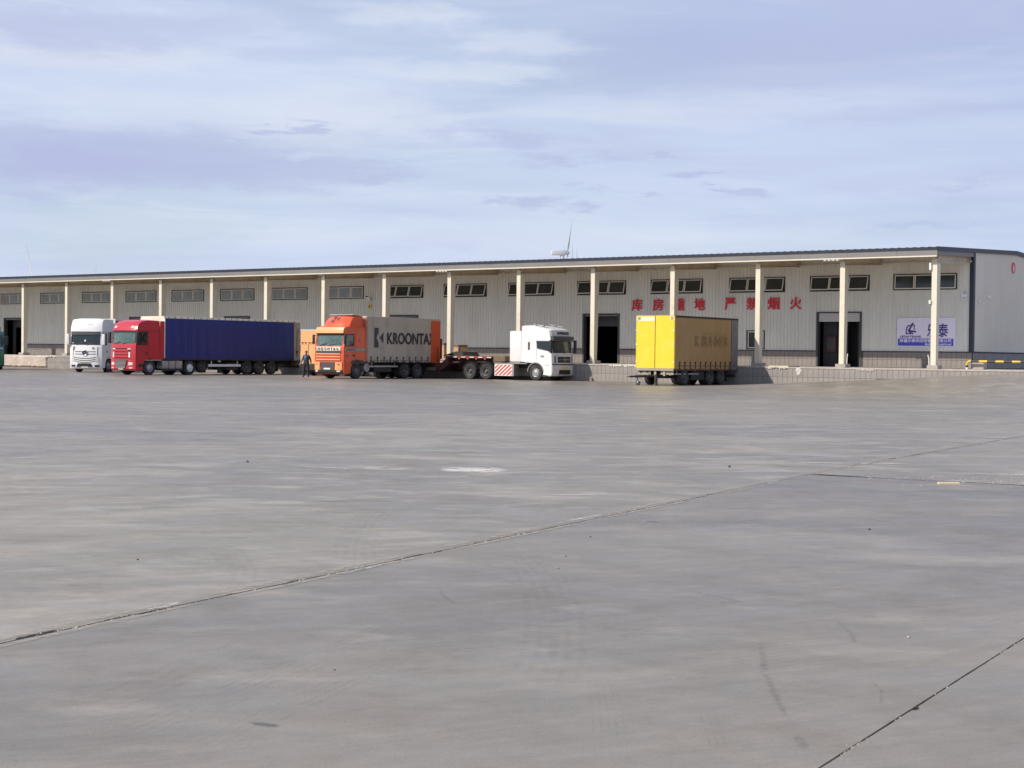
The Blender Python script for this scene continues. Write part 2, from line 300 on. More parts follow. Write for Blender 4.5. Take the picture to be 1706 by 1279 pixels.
def prism(bm, pts, a0, a1, axis='x'):
    """extrude a closed 2-D outline along an axis; pts are (y,z) for x, (x,z) for y, (x,y) for z"""
    def P(p, a): return {'x': (a, p[0], p[1]), 'y': (p[0], a, p[1]), 'z': (p[0], p[1], a)}[axis]
    A = [bm.verts.new(P(p, a0)) for p in pts]; B = [bm.verts.new(P(p, a1)) for p in pts]
    n = len(pts); bm.faces.new(A); bm.faces.new(B[::-1])
    for i in range(n): bm.faces.new((A[i], A[(i+1) % n], B[(i+1) % n], B[i]))
def tube(bm, a, b, r, n=8, r2=None):
    a = Vector(a); b = Vector(b); d = (b-a).normalized(); q = d.to_track_quat('Z', 'Y'); r2 = r if r2 is None else r2
    A = []; B = []
    for i in range(n):
        t = 2*PI*i/n; o = q @ Vector((math.cos(t), math.sin(t), 0)); A.append(bm.verts.new(a+o*r)); B.append(bm.verts.new(b+o*r2))
    bm.faces.new(A[::-1]); bm.faces.new(B)
    for i in range(n): bm.faces.new((A[i], A[(i+1) % n], B[(i+1) % n], B[i]))
def lathe_x(bm, prof, n=28):
    """prof: (x, r) pairs revolved round the X axis, open at ends when r>0"""
    rings = []
    for x, r in prof:
        if r < 1e-5: rings.append([bm.verts.new((x, 0, 0))])
        else: rings.append([bm.verts.new((x, r*math.cos(2*PI*i/n), r*math.sin(2*PI*i/n))) for i in range(n)])
    for a, b in zip(rings, rings[1:]):
        for i in range(n):
            j = (i+1) % n
            if len(a) == 1 and len(b) == 1: continue
            if len(a) == 1: bm.faces.new((a[0], b[j], b[i]))
            elif len(b) == 1: bm.faces.new((a[i], a[j], b[0]))
            else: bm.faces.new((a[i], a[j], b[j], b[i]))
def text(name, body, mt, parent, size, origin, xdir=(1, 0, 0), up=(0, 0, 1), depth=.01, width=None, height=None, bold=0, thick=0):
    cu = bpy.data.curves.new(name, 'FONT'); cu.body = body; cu.size = size; cu.extrude = depth/2; cu.offset = bold; cu.resolution_u = 3
    o = bpy.data.objects.new(name+'_tmp', cu); C.objects.link(o)
    dg = bpy.context.evaluated_depsgraph_get(); me = bpy.data.meshes.new_from_object(o.evaluated_get(dg))
    bpy.data.objects.remove(o); bpy.data.curves.remove(cu)
    xs = [v.co.x for v in me.vertices]; ys = [v.co.y for v in me.vertices]
    x0, x1, y0, y1 = min(xs), max(xs), min(ys), max(ys)
    sx = width/(x1-x0) if width else 1; sy = height/(y1-y0) if height else (sx if width else 1)
    X = Vector(xdir).normalized(); U = Vector(up).normalized(); Z = X.cross(U); O = Vector(origin)
    for v in me.vertices:
        v.co = O + X*((v.co.x-x0)*sx) + U*((v.co.y-y0)*sy) + Z*v.co.z
    me.materials.clear(); me.name = name
    if thick:
        bm = bmesh.new(); n_ = 0
        for (a_, b_) in ((0, 0), (thick, 0), (-thick, 0), (0, thick), (0, -thick)):
            m_ = me.copy(); m_.transform(Matrix.Translation(X*a_+U*b_+Z*(n_*.0006))); bm.from_mesh(m_); bpy.data.meshes.remove(m_); n_ += 1
        bm.to_mesh(me); bm.free()
    return link(name, me, mt, parent)

def hgt(x, y):
    t = x+10.6
    h = 0 if t < -1.5 else (.03*(t+1.5)**2/1.5*.667 if t < 0 else .03+.0585*t)
    h = min(h, 1.02)
    if y < -.85:
        k = max(0., 1-(-.85-y)/19.0); h *= k*k*(3-2*k)
    return h

# ------------------------------------------------------------------ ground
bm = bmesh.new(); v = [bm.verts.new(p) for p in ((-6000,-3000,-.16),(5000,-3000,-.16),(5000,6000,-.16),(-6000,6000,-.16))]; bm.faces.new(v)
g = done('terrain', bm, 'desert'); g['kind'] = 'structure'
ground = bpy.data.objects.new('concrete_yard', None); C.objects.link(ground); ground['kind'] = 'structure'
def poly(pts):
    def f(y):
        if y <= pts[0][0]: a, b = pts[0], pts[1]
        elif y >= pts[-1][0]: a, b = pts[-2], pts[-1]
        else:
            for a, b in zip(pts, pts[1:]):
                if a[0] <= y <= b[0]: break
        return a[1]+(b[1]-a[1])*(y-a[0])/(b[0]-a[0])
    return f
crack1 = poly([(-300, 26.6), (-100, 26.6), (-79.86, 24.52), (-78.64, 24.33), (-76.53, 24.05), (-73.54, 23.63), (-71.74, 23.39), (-68.21, 22.93), (-62.45, 22.20), (-52.57, 21.3), (-2, 16.5)])
crack2 = poly([(-300, 31.1), (-100, 31.1), (-79.4, 29.37), (-75.85, 29.09), (-2, 22.5)])
joint4 = poly([(-300, 19.4), (-100, 19.4), (-66, 10.54), (-4, -5.7)])
lefte = lambda y: -330.; righte = lambda y: 330.
def rows_y(y0, y1):
    ys = []; y = y0
    while y < y1:
        ys.append(y)
        y += .035 if -81.5 < y < -68 else .06 if -68 <= y < -58 else .25 if -58 <= y < -50 else 1.0 if -50 <= y < 5 else .4 if -90 < y <= -81.5 else 8
    ys.append(y1); return ys
def jit(seed, amp, chips):
    rnd = random.Random(seed); a = 0.; chip = 0; val = 0
    def f(y):
        nonlocal a, chip, val
        a = a*.86+rnd.uniform(-1, 1)*amp
        if chip <= 0 and rnd.random() < chips: chip = rnd.randint(2, 12); val = rnd.uniform(.012, .06)
        chip -= 1
        return abs(a)+(val*rnd.uniform(.6, 1) if chip > 0 else 0)
    return f
def slab(xl, xr, y0, y1, gl, gr, seed, y0f=None, y1f=None, mt='yard'):
    bm = bmesh.new(); jl = jit(seed, gl[0], gl[1]); jr = jit(seed+50, gr[0], gr[1]); prev = None
    wd0 = xr(-70)-xl(-70); K = 0 if wd0 < 8 else 12 if wd0 < 90 else 110
    for y in rows_y(y0, y1):
        a = xl(y)+gl[2]+jl(y); b = xr(y)-gr[2]-jr(y)
        offs = [0, .05, .25, 1, 2.5]
        if K:
            mids = []
            for i in range(1, K):
                t = i/K
                if a < -100: t = t**.5
                elif b > 100: t = t**2
                mids.append(a+2.5+(b-a-5)*t)
            xs = [a+o for o in offs]+mids+[b-o for o in offs[::-1]]
        else: xs = [a+(b-a)*t for t in (0, .01, .05, .2, .5, .8, .95, .99, 1)]
        yy = [y]*len(xs)
        if y1f and y == y1: yy = [y1f(x)-.008+random.uniform(-.003, .003) for x in xs]
        if y0f and y == y0: yy = [y0f(x)+.008+random.uniform(-.003, .003) for x in xs]
        row = [bm.verts.new((x, q, hgt(x, q))) for x, q in zip(xs, yy)]
        lo = (bm.verts.new((xs[0], yy[0], hgt(xs[0], yy[0])-.09)), bm.verts.new((xs[-1], yy[-1], hgt(xs[-1], yy[-1])-.09)))
        if prev:
            p, pl = prev
            for i in range(len(row)-1): bm.faces.new((p[i], p[i+1], row[i+1], row[i]))
            bm.faces.new((pl[0], p[0], row[0], lo[0])); bm.faces.new((p[-1], pl[1], lo[1], row[-1]))
        else:
            bm.faces.new([lo[0]]+row+[lo[1]])
        prev = (row, lo)
    bm.faces.new([prev[1][1]]+prev[0][::-1]+[prev[1][0]])
    me = bpy.data.meshes.new('slab'); bm.normal_update(); bm.to_mesh(me); bm.free()
    return link('slab', me, mt, ground)
j3 = lambda x: -64.5+.12*(x-24.3)
rough = (.003, .03, .009); tight = (.0008, .004, .003); mid_ = (.0008, .0015, .0055)
slab(lefte, joint4, -300, 60, tight, tight, 1, mt='yard_cool')
slab(joint4, crack1, -300, 60, tight, rough, 2, mt='yard_streaky')
slab(crack1, crack2, -300, -64.5, rough, mid_, 3, y1f=j3)
slab(crack1, crack2, -64.5, 60, rough, mid_, 4, y0f=j3, mt='yard_streaky')
slab(crack2, righte, -300, 60, mid_, tight, 5)
# joint filler just below the slab faces
bm = bmesh.new()
for cf, wd in ((crack1, .12), (crack2, .07), (joint4, .04)):
    pr = None
    for y in [-100+i*.5 for i in range(0, 200)]:
        x = cf(y); z = hgt(x, y)-.014; q = (bm.verts.new((x-wd, y, z)), bm.verts.new((x+wd, y, z)))
        if pr: bm.faces.new((pr[0], pr[1], q[1], q[0]))
        pr = q
for x in (22.5, 28.4): pass
q = [bm.verts.new(p) for p in ((22, j3(22)-.05, -.008), (28.6, j3(28.6)-.05, -.008), (28.6, j3(28.6)+.05, -.008), (22, j3(22)+.05, -.008))]; bm.faces.new(q)
f_ = done('joint_filler', bm, 'dirtg', ground)
# crumbs of broken concrete along the joints
def crumb(bm, x, y, z, s):
    n = random.randint(4, 6); a0 = random.random()*6
    ring = [bm.verts.new((x+s*random.uniform(.6, 1.2)*math.cos(a0+2*PI*i/n), y+s*random.uniform(.6, 1.2)*math.sin(a0+2*PI*i/n), z)) for i in range(n)]
    t = bm.verts.new((x+random.uniform(-.3, .3)*s, y+random.uniform(-.3, .3)*s, z+s*random.uniform(.4, .9)))
    for i in range(n): bm.faces.new((ring[i], ring[(i+1) % n], t))
bm = bmesh.new(); rnd = random.Random(3)
for i in range(3200):
    y = rnd.uniform(-80.5, -60) if rnd.random() < .6 else rnd.choice((-78.7, -76.2, -73.9, -71.5, -70.1, -67.5, -63.5))+rnd.gauss(0, .35)
    x = crack1(y)+rnd.gauss(0, .017); crumb(bm, x, y, hgt(x, y)-(.014 if abs(x-crack1(y)) < .012 else .001), rnd.uniform(.002, .009) if rnd.random() < .95 else rnd.uniform(.009, .018))
for i in range(160):
    y = rnd.choice((-79.0, -78.9, -76.4, -77.6))+rnd.gauss(0, .07) if rnd.random() < .6 else rnd.uniform(-80, -74)
    x = crack2(y)+rnd.gauss(0, .012); crumb(bm, x, y, -.004, rnd.uniform(.003, .009))
for i in range(260):
    x = rnd.gauss(25.2, 1.3); y = j3(x)+rnd.gauss(.5, .5); crumb(bm, x, y, 0, rnd.uniform(.005, .016))
o = done('concrete_crumbs', bm, 'crumb'); o['kind'] = 'stuff'; o['label'] = 'pale crumbs of broken concrete lying along the yard joints'
# marks on the slabs: thin sheets 4 mm up, faded to nothing at the rim
def mark(name, pts, width, mt, lab=None, n=24):
    """a ribbon along pts with tapered width"""
    P = [Vector(p) for p in pts]; seg = [0]
    for a, b in zip(P, P[1:]): seg.append(seg[-1]+(b-a).length)
    bm = bmesh.new(); lay = bm.verts.layers.float.new('core'); rowp = None
    for i in range(n+1):
        s = seg[-1]*i/n
        for k in range(len(P)-1):
            if seg[k] <= s <= seg[k+1]+1e-6: break
        t = (s-seg[k])/(seg[k+1]-seg[k]); c = P[k].lerp(P[k+1], t); d = (P[k+1]-P[k]).normalized(); nn = Vector((-d.y, d.x))
        ww = width*(math.sin(PI*min(1, max(0.02, i/n)))**.5)*random.uniform(.8, 1.15); row = []
        for q in (-1, -.5, 0, .5, 1):
            p = c+nn*ww*q/2; vv = bm.verts.new((p.x, p.y, hgt(p.x, p.y)+.004)); vv[lay] = max(0, 1-abs(q)**2)*min(1, 6*min(i/n, 1-i/n)+.0); row.append(vv)
        if rowp:
            for j in range(4): bm.faces.new((rowp[j], rowp[j+1], row[j+1], row[j]))
        rowp = row
    me = bpy.data.meshes.new(name); bm.to_mesh(me); bm.free(); o = link(name, me, mt, ground)
    return o
mark('scuff_mark', [(25.21, -76.66), (25.3, -76.8), (25.72, -77.15)], .05, 'scuff')
mark('scuff_mark', [(27.13-.6, -75.5), (27.10, -75.75), (26.9, -76.0)], .05, 'scuff')
mark('scuff_mark', [(27.83, -76.9), (28.08, -77.35), (28.32, -77.8), (28.77, -78.52), (29.0, -78.85)], .06, 'scuff')
mark('scuff_mark', [(29.05, -78.95), (29.15, -79.09), (29.2, -79.2)], .07, 'scuff')
mark('scuff_mark', [(27.9, -75.96), (28.2, -76.4), (28.39, -76.75)], .05, 'scuff')
mark('scuff_mark', [(28.82, -77.59), (29.0, -77.85), (29.12, -78.15)], .03, 'scuff')
mark('paint_spill', [(18.0, -67.72), (18.45, -67.48), (18.95, -67.22)], 1.25, 'paintspill')
mark('paint_spill', [(16.6, -68.1), (17.3, -68.2), (17.9, -68.0)], .9, 'dust')
mark('paint_spill', [(16.2, -68.8), (16.9, -68.55), (17.3, -68.7)], .25, 'dust')
mark('paint_streak', [(21.52, -70.1), (21.78, -69.75), (22.0, -69.42)], .08, 'paintspill')
mark('paint_streak', [(13.9, -71.0), (14.35, -70.85), (14.8, -70.6)], .1, 'dust')
mark('dust_patch', [(20.9, -62.6), (21.8, -62.2), (22.8, -61.4)], .5, 'dust')
mark('dust_patch', [(24.2, -62.9), (25.2, -62.3), (26.2, -62.4)], .8, 'dust')
mark('dust_patch', [(8.0, -66.9), (8.6, -66.5), (9.3, -66.2)], .3, 'dust')
mark('dark_stain', [(26.99, -80.31), (27.07, -80.29), (27.15, -80.27)], .07, 'oil')
mark('dark_stain', [(23.93, -71.75), (24.01, -71.73), (24.10, -71.71)], .09, 'oil')
M['fdark'] = mark_material('faint_rubber_mark', (.17, .165, .165), .44, .78, .20, 5)
M['fpale'] = mark_material('faint_dusty_track', (.32, .295, .262), .42, .74, .28, 4)
M['rim_dust'] = mark_material('spalled_joint_rim', (.40, .36, .31), .40, .60, .8, 11)
def multi(name, pts, wd, mt, n, gap):
    for q in range(n):
        off = (q-(n-1)/2)*gap
        P_ = [Vector(p) for p in pts]; o_ = []
        for i_, p in enumerate(P_):
            d = (P_[min(i_+1, len(P_)-1)]-P_[max(i_-1, 0)]).normalized(); o_.append((p.x-d.y*off, p.y+d.x*off))
        mark(name, o_, wd*random.uniform(.6, 1.2), mt, n=34)
multi('tyre_track', [(26.9, -81.22), (26.63, -80.39), (26.33, -79.42), (26.01, -78.34), (25.51, -77.01)], .035, 'fpale', 5, .06)
multi('tyre_track', [(27.26, -81.02), (26.99, -80.25), (26.75, -79.46), (26.44, -78.47)], .03, 'fpale', 4, .055)
multi('tyre_track', [(26.29, -80.81), (25.98, -79.89), (25.47, -78.79)], .06, 'fdark', 4, .09)
multi('tyre_mark', [(24.23, -74.48), (25.36, -75.64), (26.37, -76.93), (27.16, -78.11), (27.69, -79.05)], .09, 'fdark', 5, .085)
multi('tyre_mark', [(24.1, -76.35), (23.08, -75.21), (21.89, -73.71), (20.83, -72.2)], .09, 'fdark', 5, .08)
multi('tyre_mark', [(24.0, -77.5), (23.4, -76.89), (22.55, -76.2), (21.95, -75.92)], .09, 'fdark', 4, .08)
multi('tyre_mark', [(28.7, -79.93), (28.11, -79.04), (27.72, -78.48)], .018, 'fdark', 5, .035)
multi('tyre_mark', [(29.06, -79.64), (28.74, -79.14), (28.41, -78.64)], .018, 'fdark', 3, .035)
mark('scrape_line', [(25.64, -73.93), (26.31, -74.04), (27.06, -73.97), (27.91, -73.67)], .05, 'fdark', n=30)
mark('scrape_line', [(21.1, -74.42), (22.97, -75.02), (23.7, -75.25)], .04, 'fdark', n=30)
mark('scrape_line', [(22.2, -71.95), (22.8, -71.86), (23.3, -71.76)], .03, 'rim_dust', n=24)
mark('curved_scratch', [(26.63, -81.37), (26.72, -81.36), (26.8, -81.43)], .02, 'scuff', n=12)
for y0_ in range(-81, -56, 3):
    for sd_, wd_ in ((-1, .15), (1, .10)):
        mark('spalled_edge', [(crack1(y0_+k*.6)+sd_*(wd_/2+.022), y0_+k*.6) for k in range(6)], wd_, 'rim_dust', n=40)
mark('mortar_patch', [(24.26, -78.6), (24.24, -78.42), (24.2, -78.2)], .10, 'paintspill', n=16)
mark('mortar_patch', [(24.12, -76.45), (24.06, -76.1), (24.0, -75.8)], .07, 'paintspill', n=16)
mark('mortar_patch', [(23.36, -72.3), (23.30, -71.9), (23.27, -71.4)], .09, 'paintspill', n=16)
# loose stones, each a thing
for i, (x, y, s, mt_, lb) in enumerate([(25.21, -75.2, .019, 'crumb', 'small pale stone on bare concrete below the middle of the long joint'),
        (22.35, -77.0, .014, 'stone', 'tiny dark stone beside the long joint left of centre'),
        (24.25, -73.25, .015, 'stone', 'tiny dark stone just below the long joint at centre'),
        (24.85, -74.55, .012, 'stone', 'tiny dark chip on smooth concrete right of centre'),
        (15.0, -68.6, .030, 'stone', 'dark stone left of the white paint spill'),
        (20.9, -64.2, .035, 'stone', 'dark stone above the joint, right of the paint spill'),
        (26.0, -70.9, .022, 'stone', 'dark pebble on the slab at the right'),
        (28.53, -76.3, .014, 'crumb', 'pale pebble above the lower right joint'),
        (26.5, -79.2, .009, 'stone', 'tiny dark chip at the bottom centre of the yard')]):
    s *= .75; bm = bmesh.new(); bmesh.ops.create_icosphere(bm, subdivisions=1, radius=s)
    for vv in bm.verts: vv.co *= random.uniform(.75, 1.2); vv.co.z *= .65
    o = done('pebble', bm, mt_, None, (x, y, hgt(x, y)+s*.4)); tag(o, lb, 'stone', 'loose stones on the yard')
bm = bmesh.new(); box(bm, -.14, .14, -.05, .05, 0, .025); o = done('wood_chip', bm, 'drum', None, (24.62, -64.95, .002)); o.rotation_euler.z = R(35)
o.data.materials[0] = mat('pale_wood', (.66, .54, .34), .8); tag(o, 'pale splinter of wood lying by the cross joint', 'wood scrap')

# ------------------------------------------------------------------ loading dock
DZ = 1.127
XL, XR = -107.2, 14.0
def XC(i): return {14: 0, 13: -5.59, 12: -11.11}.get(i, -11.11-6*(12-i))
dock = thing('loading_dock', 'long raised concrete loading dock faced with grey tiles along the warehouse', 'loading dock')
bx('dock_body', 'joint', dock, XL, XR, -.83, 5.6, -.1, DZ-.09)
bm = bmesh.new()
x = XL
while x < XR:
    e = min(x+1.5, XR); box(bm, x+.003, e-.003, -.875+random.uniform(-.006, .006), 5.46, DZ-.087, DZ+random.uniform(-.004, .004)); x = e
done('coping_slab', bm, 'dock_top', dock)
tm = bmesh.new(); box(tm, 0, .318, -.02, 0, 0, .50, bev=.004); me_t = bpy.data.meshes.new('tile'); bmesh.ops.recalc_face_normals(tm, faces=tm.faces); tm.to_mesh(me_t); tm.free(); me_t.materials.append(M['dock_tile'])
rest = bmesh.new(); cnt = 0; x = 5.0
cells = []
xx = XR-.33
while xx > XL:
    for k in (0, 1): cells.append((xx, k))
    xx -= .33
cells.sort(key=lambda c: abs(c[0]+12) if c[0] < 9 else 99)
for xx, k in cells:
    z0 = .005+k*.515; y = -.832+random.uniform(-.003, .003)
    if hgt(xx, -.85) > z0+.45: continue
    if cnt < 300:
        o = bpy.data.objects.new('tile', me_t); C.objects.link(o); o.parent = dock; o.location = (xx, y, z0); cnt += 1
    else: box(rest, xx, xx+.318, y-.02, y, z0, z0+.50)
o = done('tile_facing', rest, 'dock_tile', dock); o['kind'] = 'stuff'
def ragged(name, x0, x1, z0, z1, y0, y1, mt, parent, amp=.05, n=40, top=True, ends=True):
    bot = []; tp = []
    for i in range(n+1):
        t = i/n; xx = x0+(x1-x0)*t
        a = z0+random.uniform(0, amp); b = z1-(random.uniform(0, amp) if top else 0)
        bot.append((xx+(random.uniform(-.02, .02)), a)); tp.append((xx+random.uniform(-.02, .02), b))
    bm = bmesh.new(); F = []; 
    ny = 8
    for i in range(n+1):
        col = []
        for j in range(ny+1):
            t = j/ny; px = bot[i][0]+(tp[i][0]-bot[i][0])*t + (random.uniform(-.06, .06) if (ends and i in (0, n)) else 0); pz = bot[i][1]+(tp[i][1]-bot[i][1])*t
            edge = i in (0, n) or j in (0, ny)
            col.append(bm.verts.new((px, y1 if edge else y0+random.uniform(-.018, .012), pz)))
        F.append(col)
    for i in range(n):
        for j in range(ny): bm.faces.new((F[i][j], F[i+1][j], F[i+1][j+1], F[i][j+1]))
    return done(name, bm, mt, parent)
ragged('plaster_face', -86.6, -78.7, .04, DZ+.0, -.99, -.84, 'plaster', dock, .07, 60)
ragged('mortar_spill', -21.4, -18.9, .90, 1.12, -.885, -.858, 'mortar', dock, .14, 60, top=False)
ragged('mortar_spill', -10.2, -8.7, .95, 1.12, -.90, -.858, 'mortar', dock, .12, 24, top=False)
ragged('mortar_spill', -8.2, -7.9, .60, 1.12, -.89, -.858, 'mortar', dock, .1, 6, top=False)
ragged('mortar_spill', -80.2, -77.4, .92, 1.12, -.90, -.858, 'mortar', dock, .14, 20, top=False)
ragged('mortar_spill', -4.4, -3.2, .85, 1.12, -.88, -.858, 'dock_top', dock, .16, 14, top=False)

# ------------------------------------------------------------------ warehouse
W = 5.5
wh = thing('warehouse', 'long single-storey warehouse with ribbed pale grey walls, canopy roof and cream columns', 'warehouse')
bays = [(XC(i), XC(i+1)) for i in range(-4, 14)]
doors = {12: 'half', 9: 'dark', 6: 'dark', 3: 'dark', 1: 'dark', -2: 'dark'}
OP = []   # openings x0,x1,z0,z1
def ribbed(bm, x0, x1, z0, z1, y=W, nr=None, depth=.045, th=.07):
    wdt = x1-x0; nr = nr or max(1, round(wdt/.25)); s = wdt/nr; pr = []
    for i in range(nr):
        a = x0+i*s; pr += [(a+.002*(i == 0), y), (a+s*.56, y), (a+s*.66, y-depth), (a+s*.84, y-depth), (a+s*.94, y)]
    pr += [(x1-.002, y), (x1-.002, y+th), (x0+.002, y+th)]
    prism(bm, pr, z0, z1, 'z')
for bi, (a, b) in zip(range(-4, 14), bays):
    c = (a+b)/2; ops = [(c-2, c+2, 5.89, 6.88)]
    if bi in doors: ops.append((c-1.52, c+1.52, DZ, 4.6))
    if bi == 11: ops.append((-14.80, -13.50, 2.20, 3.43))
    OP += ops
    bp = {a, b, c-2, c-1, c, c+1, c+2}
    if b-a > 5.8: bp |= {a, a+1, b-1}
    for o in ops: bp |= {o[0], o[1]}
    bp = sorted(bp); bp2 = [bp[0]]
    for q in bp[1:]:
        if q-bp2[-1] > .02: bp2.append(q)
    if bi == 13: bp2[-1] = .17
    for x0, x1 in zip(bp2, bp2[1:]):
        zi = [(2.15, 8.12)]
        for o in ops:
            if o[0] < (x0+x1)/2 < o[1]:
                nz_ = []
                for z0, z1 in zi:
                    if o[3] <= z0 or o[2] >= z1: nz_.append((z0, z1)); continue
                    if o[2] > z0+.02: nz_.append((z0, o[2]))
                    if o[3] < z1-.02: nz_.append((o[3], z1))
                zi = nz_
        for z0, z1 in zi:
            bm = bmesh.new(); ribbed(bm, x0, x1, z0, z1); done('wall_panel', bm, 'cladding', wh)
# plinth and its tiles
def gaps(x0, x1, cuts):
    seg = [(x0, x1)]
    for c0, c1 in cuts:
        ns = []
        for a, b in seg:
            if c1 <= a or c0 >= b: ns.append((a, b)); continue
            if c0 > a: ns.append((a, c0))
            if c1 < b: ns.append((c1, b))
        seg = ns
    return seg
dcuts = [((XC(k)+XC(k+1))/2-1.52, (XC(k)+XC(k+1))/2+1.52) for k in doors]
bm = bmesh.new(); bm2 = bmesh.new()
for a, b in gaps(XL, .18, dcuts): box(bm, a, b, W-.02, W+.12, DZ, 2.11); box(bm2, a, b, W-.075, W+.07, 2.11, 2.148)
done('plinth', bm, 'joint', wh); done('plinth_flashing', bm2, 'trim', wh)  # dark flashing colour stands in for the shadow line along the plinth top
tm = bmesh.new(); box(tm, 0, .30, -.02, 0, 0, .462, bev=.004); me_p = bpy.data.meshes.new('tile'); bmesh.ops.recalc_face_normals(tm, faces=tm.faces); tm.to_mesh(me_p); tm.free(); me_p.materials.append(M['plinth_tile'])
rest = bmesh.new(); cnt = 0; k_ = 0
for a, b in sorted(gaps(XL, .18, dcuts), key=lambda s: -s[0]):
    xx = b-.31
    while xx > a:
        for k in (0, 1):
            z0 = DZ+.02+k*.477; y = W-.021+random.uniform(-.003, .003)
            if cnt < 300:
                o = bpy.data.objects.new('tile', me_p); C.objects.link(o); o.parent = wh; o.location = (xx, y, z0); cnt += 1
            else: box(rest, xx, xx+.30, y-.02, y, z0, z0+.462)
        xx -= .312
o = done('tile_facing', rest, 'plinth_tile', wh); o['kind'] = 'stuff'
# gable wall: smooth vertical panels under the roof slope
def roofz(y): return 8.02+(y+.8)*.0393 if y < 13.2 else 8.57-(y-13.2)*.0393
y = W+.02; k = 0
while y < 27.2:
    e = min(y+1.0, 27.2)
    bm = bmesh.new(); prism(bm, [(y+.004, 2.17), (e-.004, 2.17), (e-.004, roofz(e)-.16), (y+.004, roofz(y)-.16)], .13, .20, 'x')
    done('gable_panel', bm, 'gable', wh); y = e
bx('gable_plinth', 'joint', wh, .0, .16, W+.13, 27.2, DZ-.6, 2.12)
bm = bmesh.new(); y = W+.02
while y < 27.2:
    for k in (0, 1): box(bm, .161, .18, y, min(y+.30, 27.2), DZ+.02+k*.477, DZ+.482+k*.477)
    y += .312
o = done('gable_tile_facing', bm, 'plinth_tile', wh); o['kind'] = 'stuff'
bx('gable_flashing', 'trim', wh, .10, .235, W, 27.2, 2.121, 2.168)
bm = bmesh.new(); box(bm, -.02, .235, W-.05, W+.018, 2.15, roofz(W)-.03); box(bm, .203, .238, W+.018, W+.24, 2.17, roofz(W)-.13); done('corner_trim', bm, 'trim', wh)
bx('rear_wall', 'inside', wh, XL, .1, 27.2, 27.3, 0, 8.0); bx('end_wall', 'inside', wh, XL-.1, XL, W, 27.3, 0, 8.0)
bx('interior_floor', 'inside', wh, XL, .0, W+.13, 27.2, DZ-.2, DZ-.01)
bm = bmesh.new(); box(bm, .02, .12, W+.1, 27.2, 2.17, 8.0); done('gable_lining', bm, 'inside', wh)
# roof: ribbed sheet seen edge-on
bm = bmesh.new(); x = XL; lst = []
XE = .24
while x < XE-.3:
    lst += [(x, 0), (x+.22, 0), (x+.26, .025), (x+.34, .025), (x+.38, 0)]; x += .45
lst.append((XE, 0))
rows = []
for yy in (-.60, 13.2, 27.4):
    rows.append([bm.verts.new((q[0], yy, roofz(yy)+q[1])) for q in lst]); 
for a, b in zip(rows, rows[1:]):
    for i in range(len(lst)-1): bm.faces.new((a[i], a[i+1], b[i+1], b[i]))
me = bpy.data.meshes.new('roof'); bm.to_mesh(me); bm.free(); rf = link('roof', me, 'trim', wh)
bm = bmesh.new(); prism(bm, [(-.50, roofz(-.50)-.06), (13.2, 8.57-.06), (27.4, roofz(27.4)-.06), (27.4, roofz(27.4)-.012), (13.2, 8.57-.012), (-.50, roofz(-.50)-.012)], XL, .18, 'x'); done('roof_lining', bm, 'under', wh)
bx('eaves_trim', 'trim', wh, XL, .25, -.60, -.555, 7.885, 8.03)
bm = bmesh.new(); x = XL
while x < .22:
    e = min(x+3, .22); box(bm, x+.004, e-.004, -.554, -.48, 7.57, 7.88); x = e
done('fascia', bm, 'fascia', wh)
# verge trim along the gable and canopy end
bm = bmesh.new(); prism(bm, [(-.56, 7.82), (13.2, 8.37), (27.4, 7.83), (27.4, 8.07), (13.2, 8.63), (-.56, 8.055)], .242, .30, 'x'); done('verge_trim', bm, 'trim', wh)
bm = bmesh.new(); prism(bm, [(-.47, 7.60), (-.47, 7.83), (5.38, 8.06), (5.38, 7.80)], .19, .225, 'x'); done('end_soffit', bm, 'fascia', wh)
# cream eaves purlin and inner purlins
for k, (yy, zt) in enumerate(((-.53, 7.56), (1.7, 8.02), (3.5, 8.10))):
    bm = bmesh.new(); box(bm, XL, .20, yy-.045, yy+.035, zt-(.075 if k == 0 else .13), zt); done('purlin', bm, 'cream', wh)
bx('wall_head_channel', 'cream', wh, XL, .1, W-.11, W-.035, 7.50, 7.60)
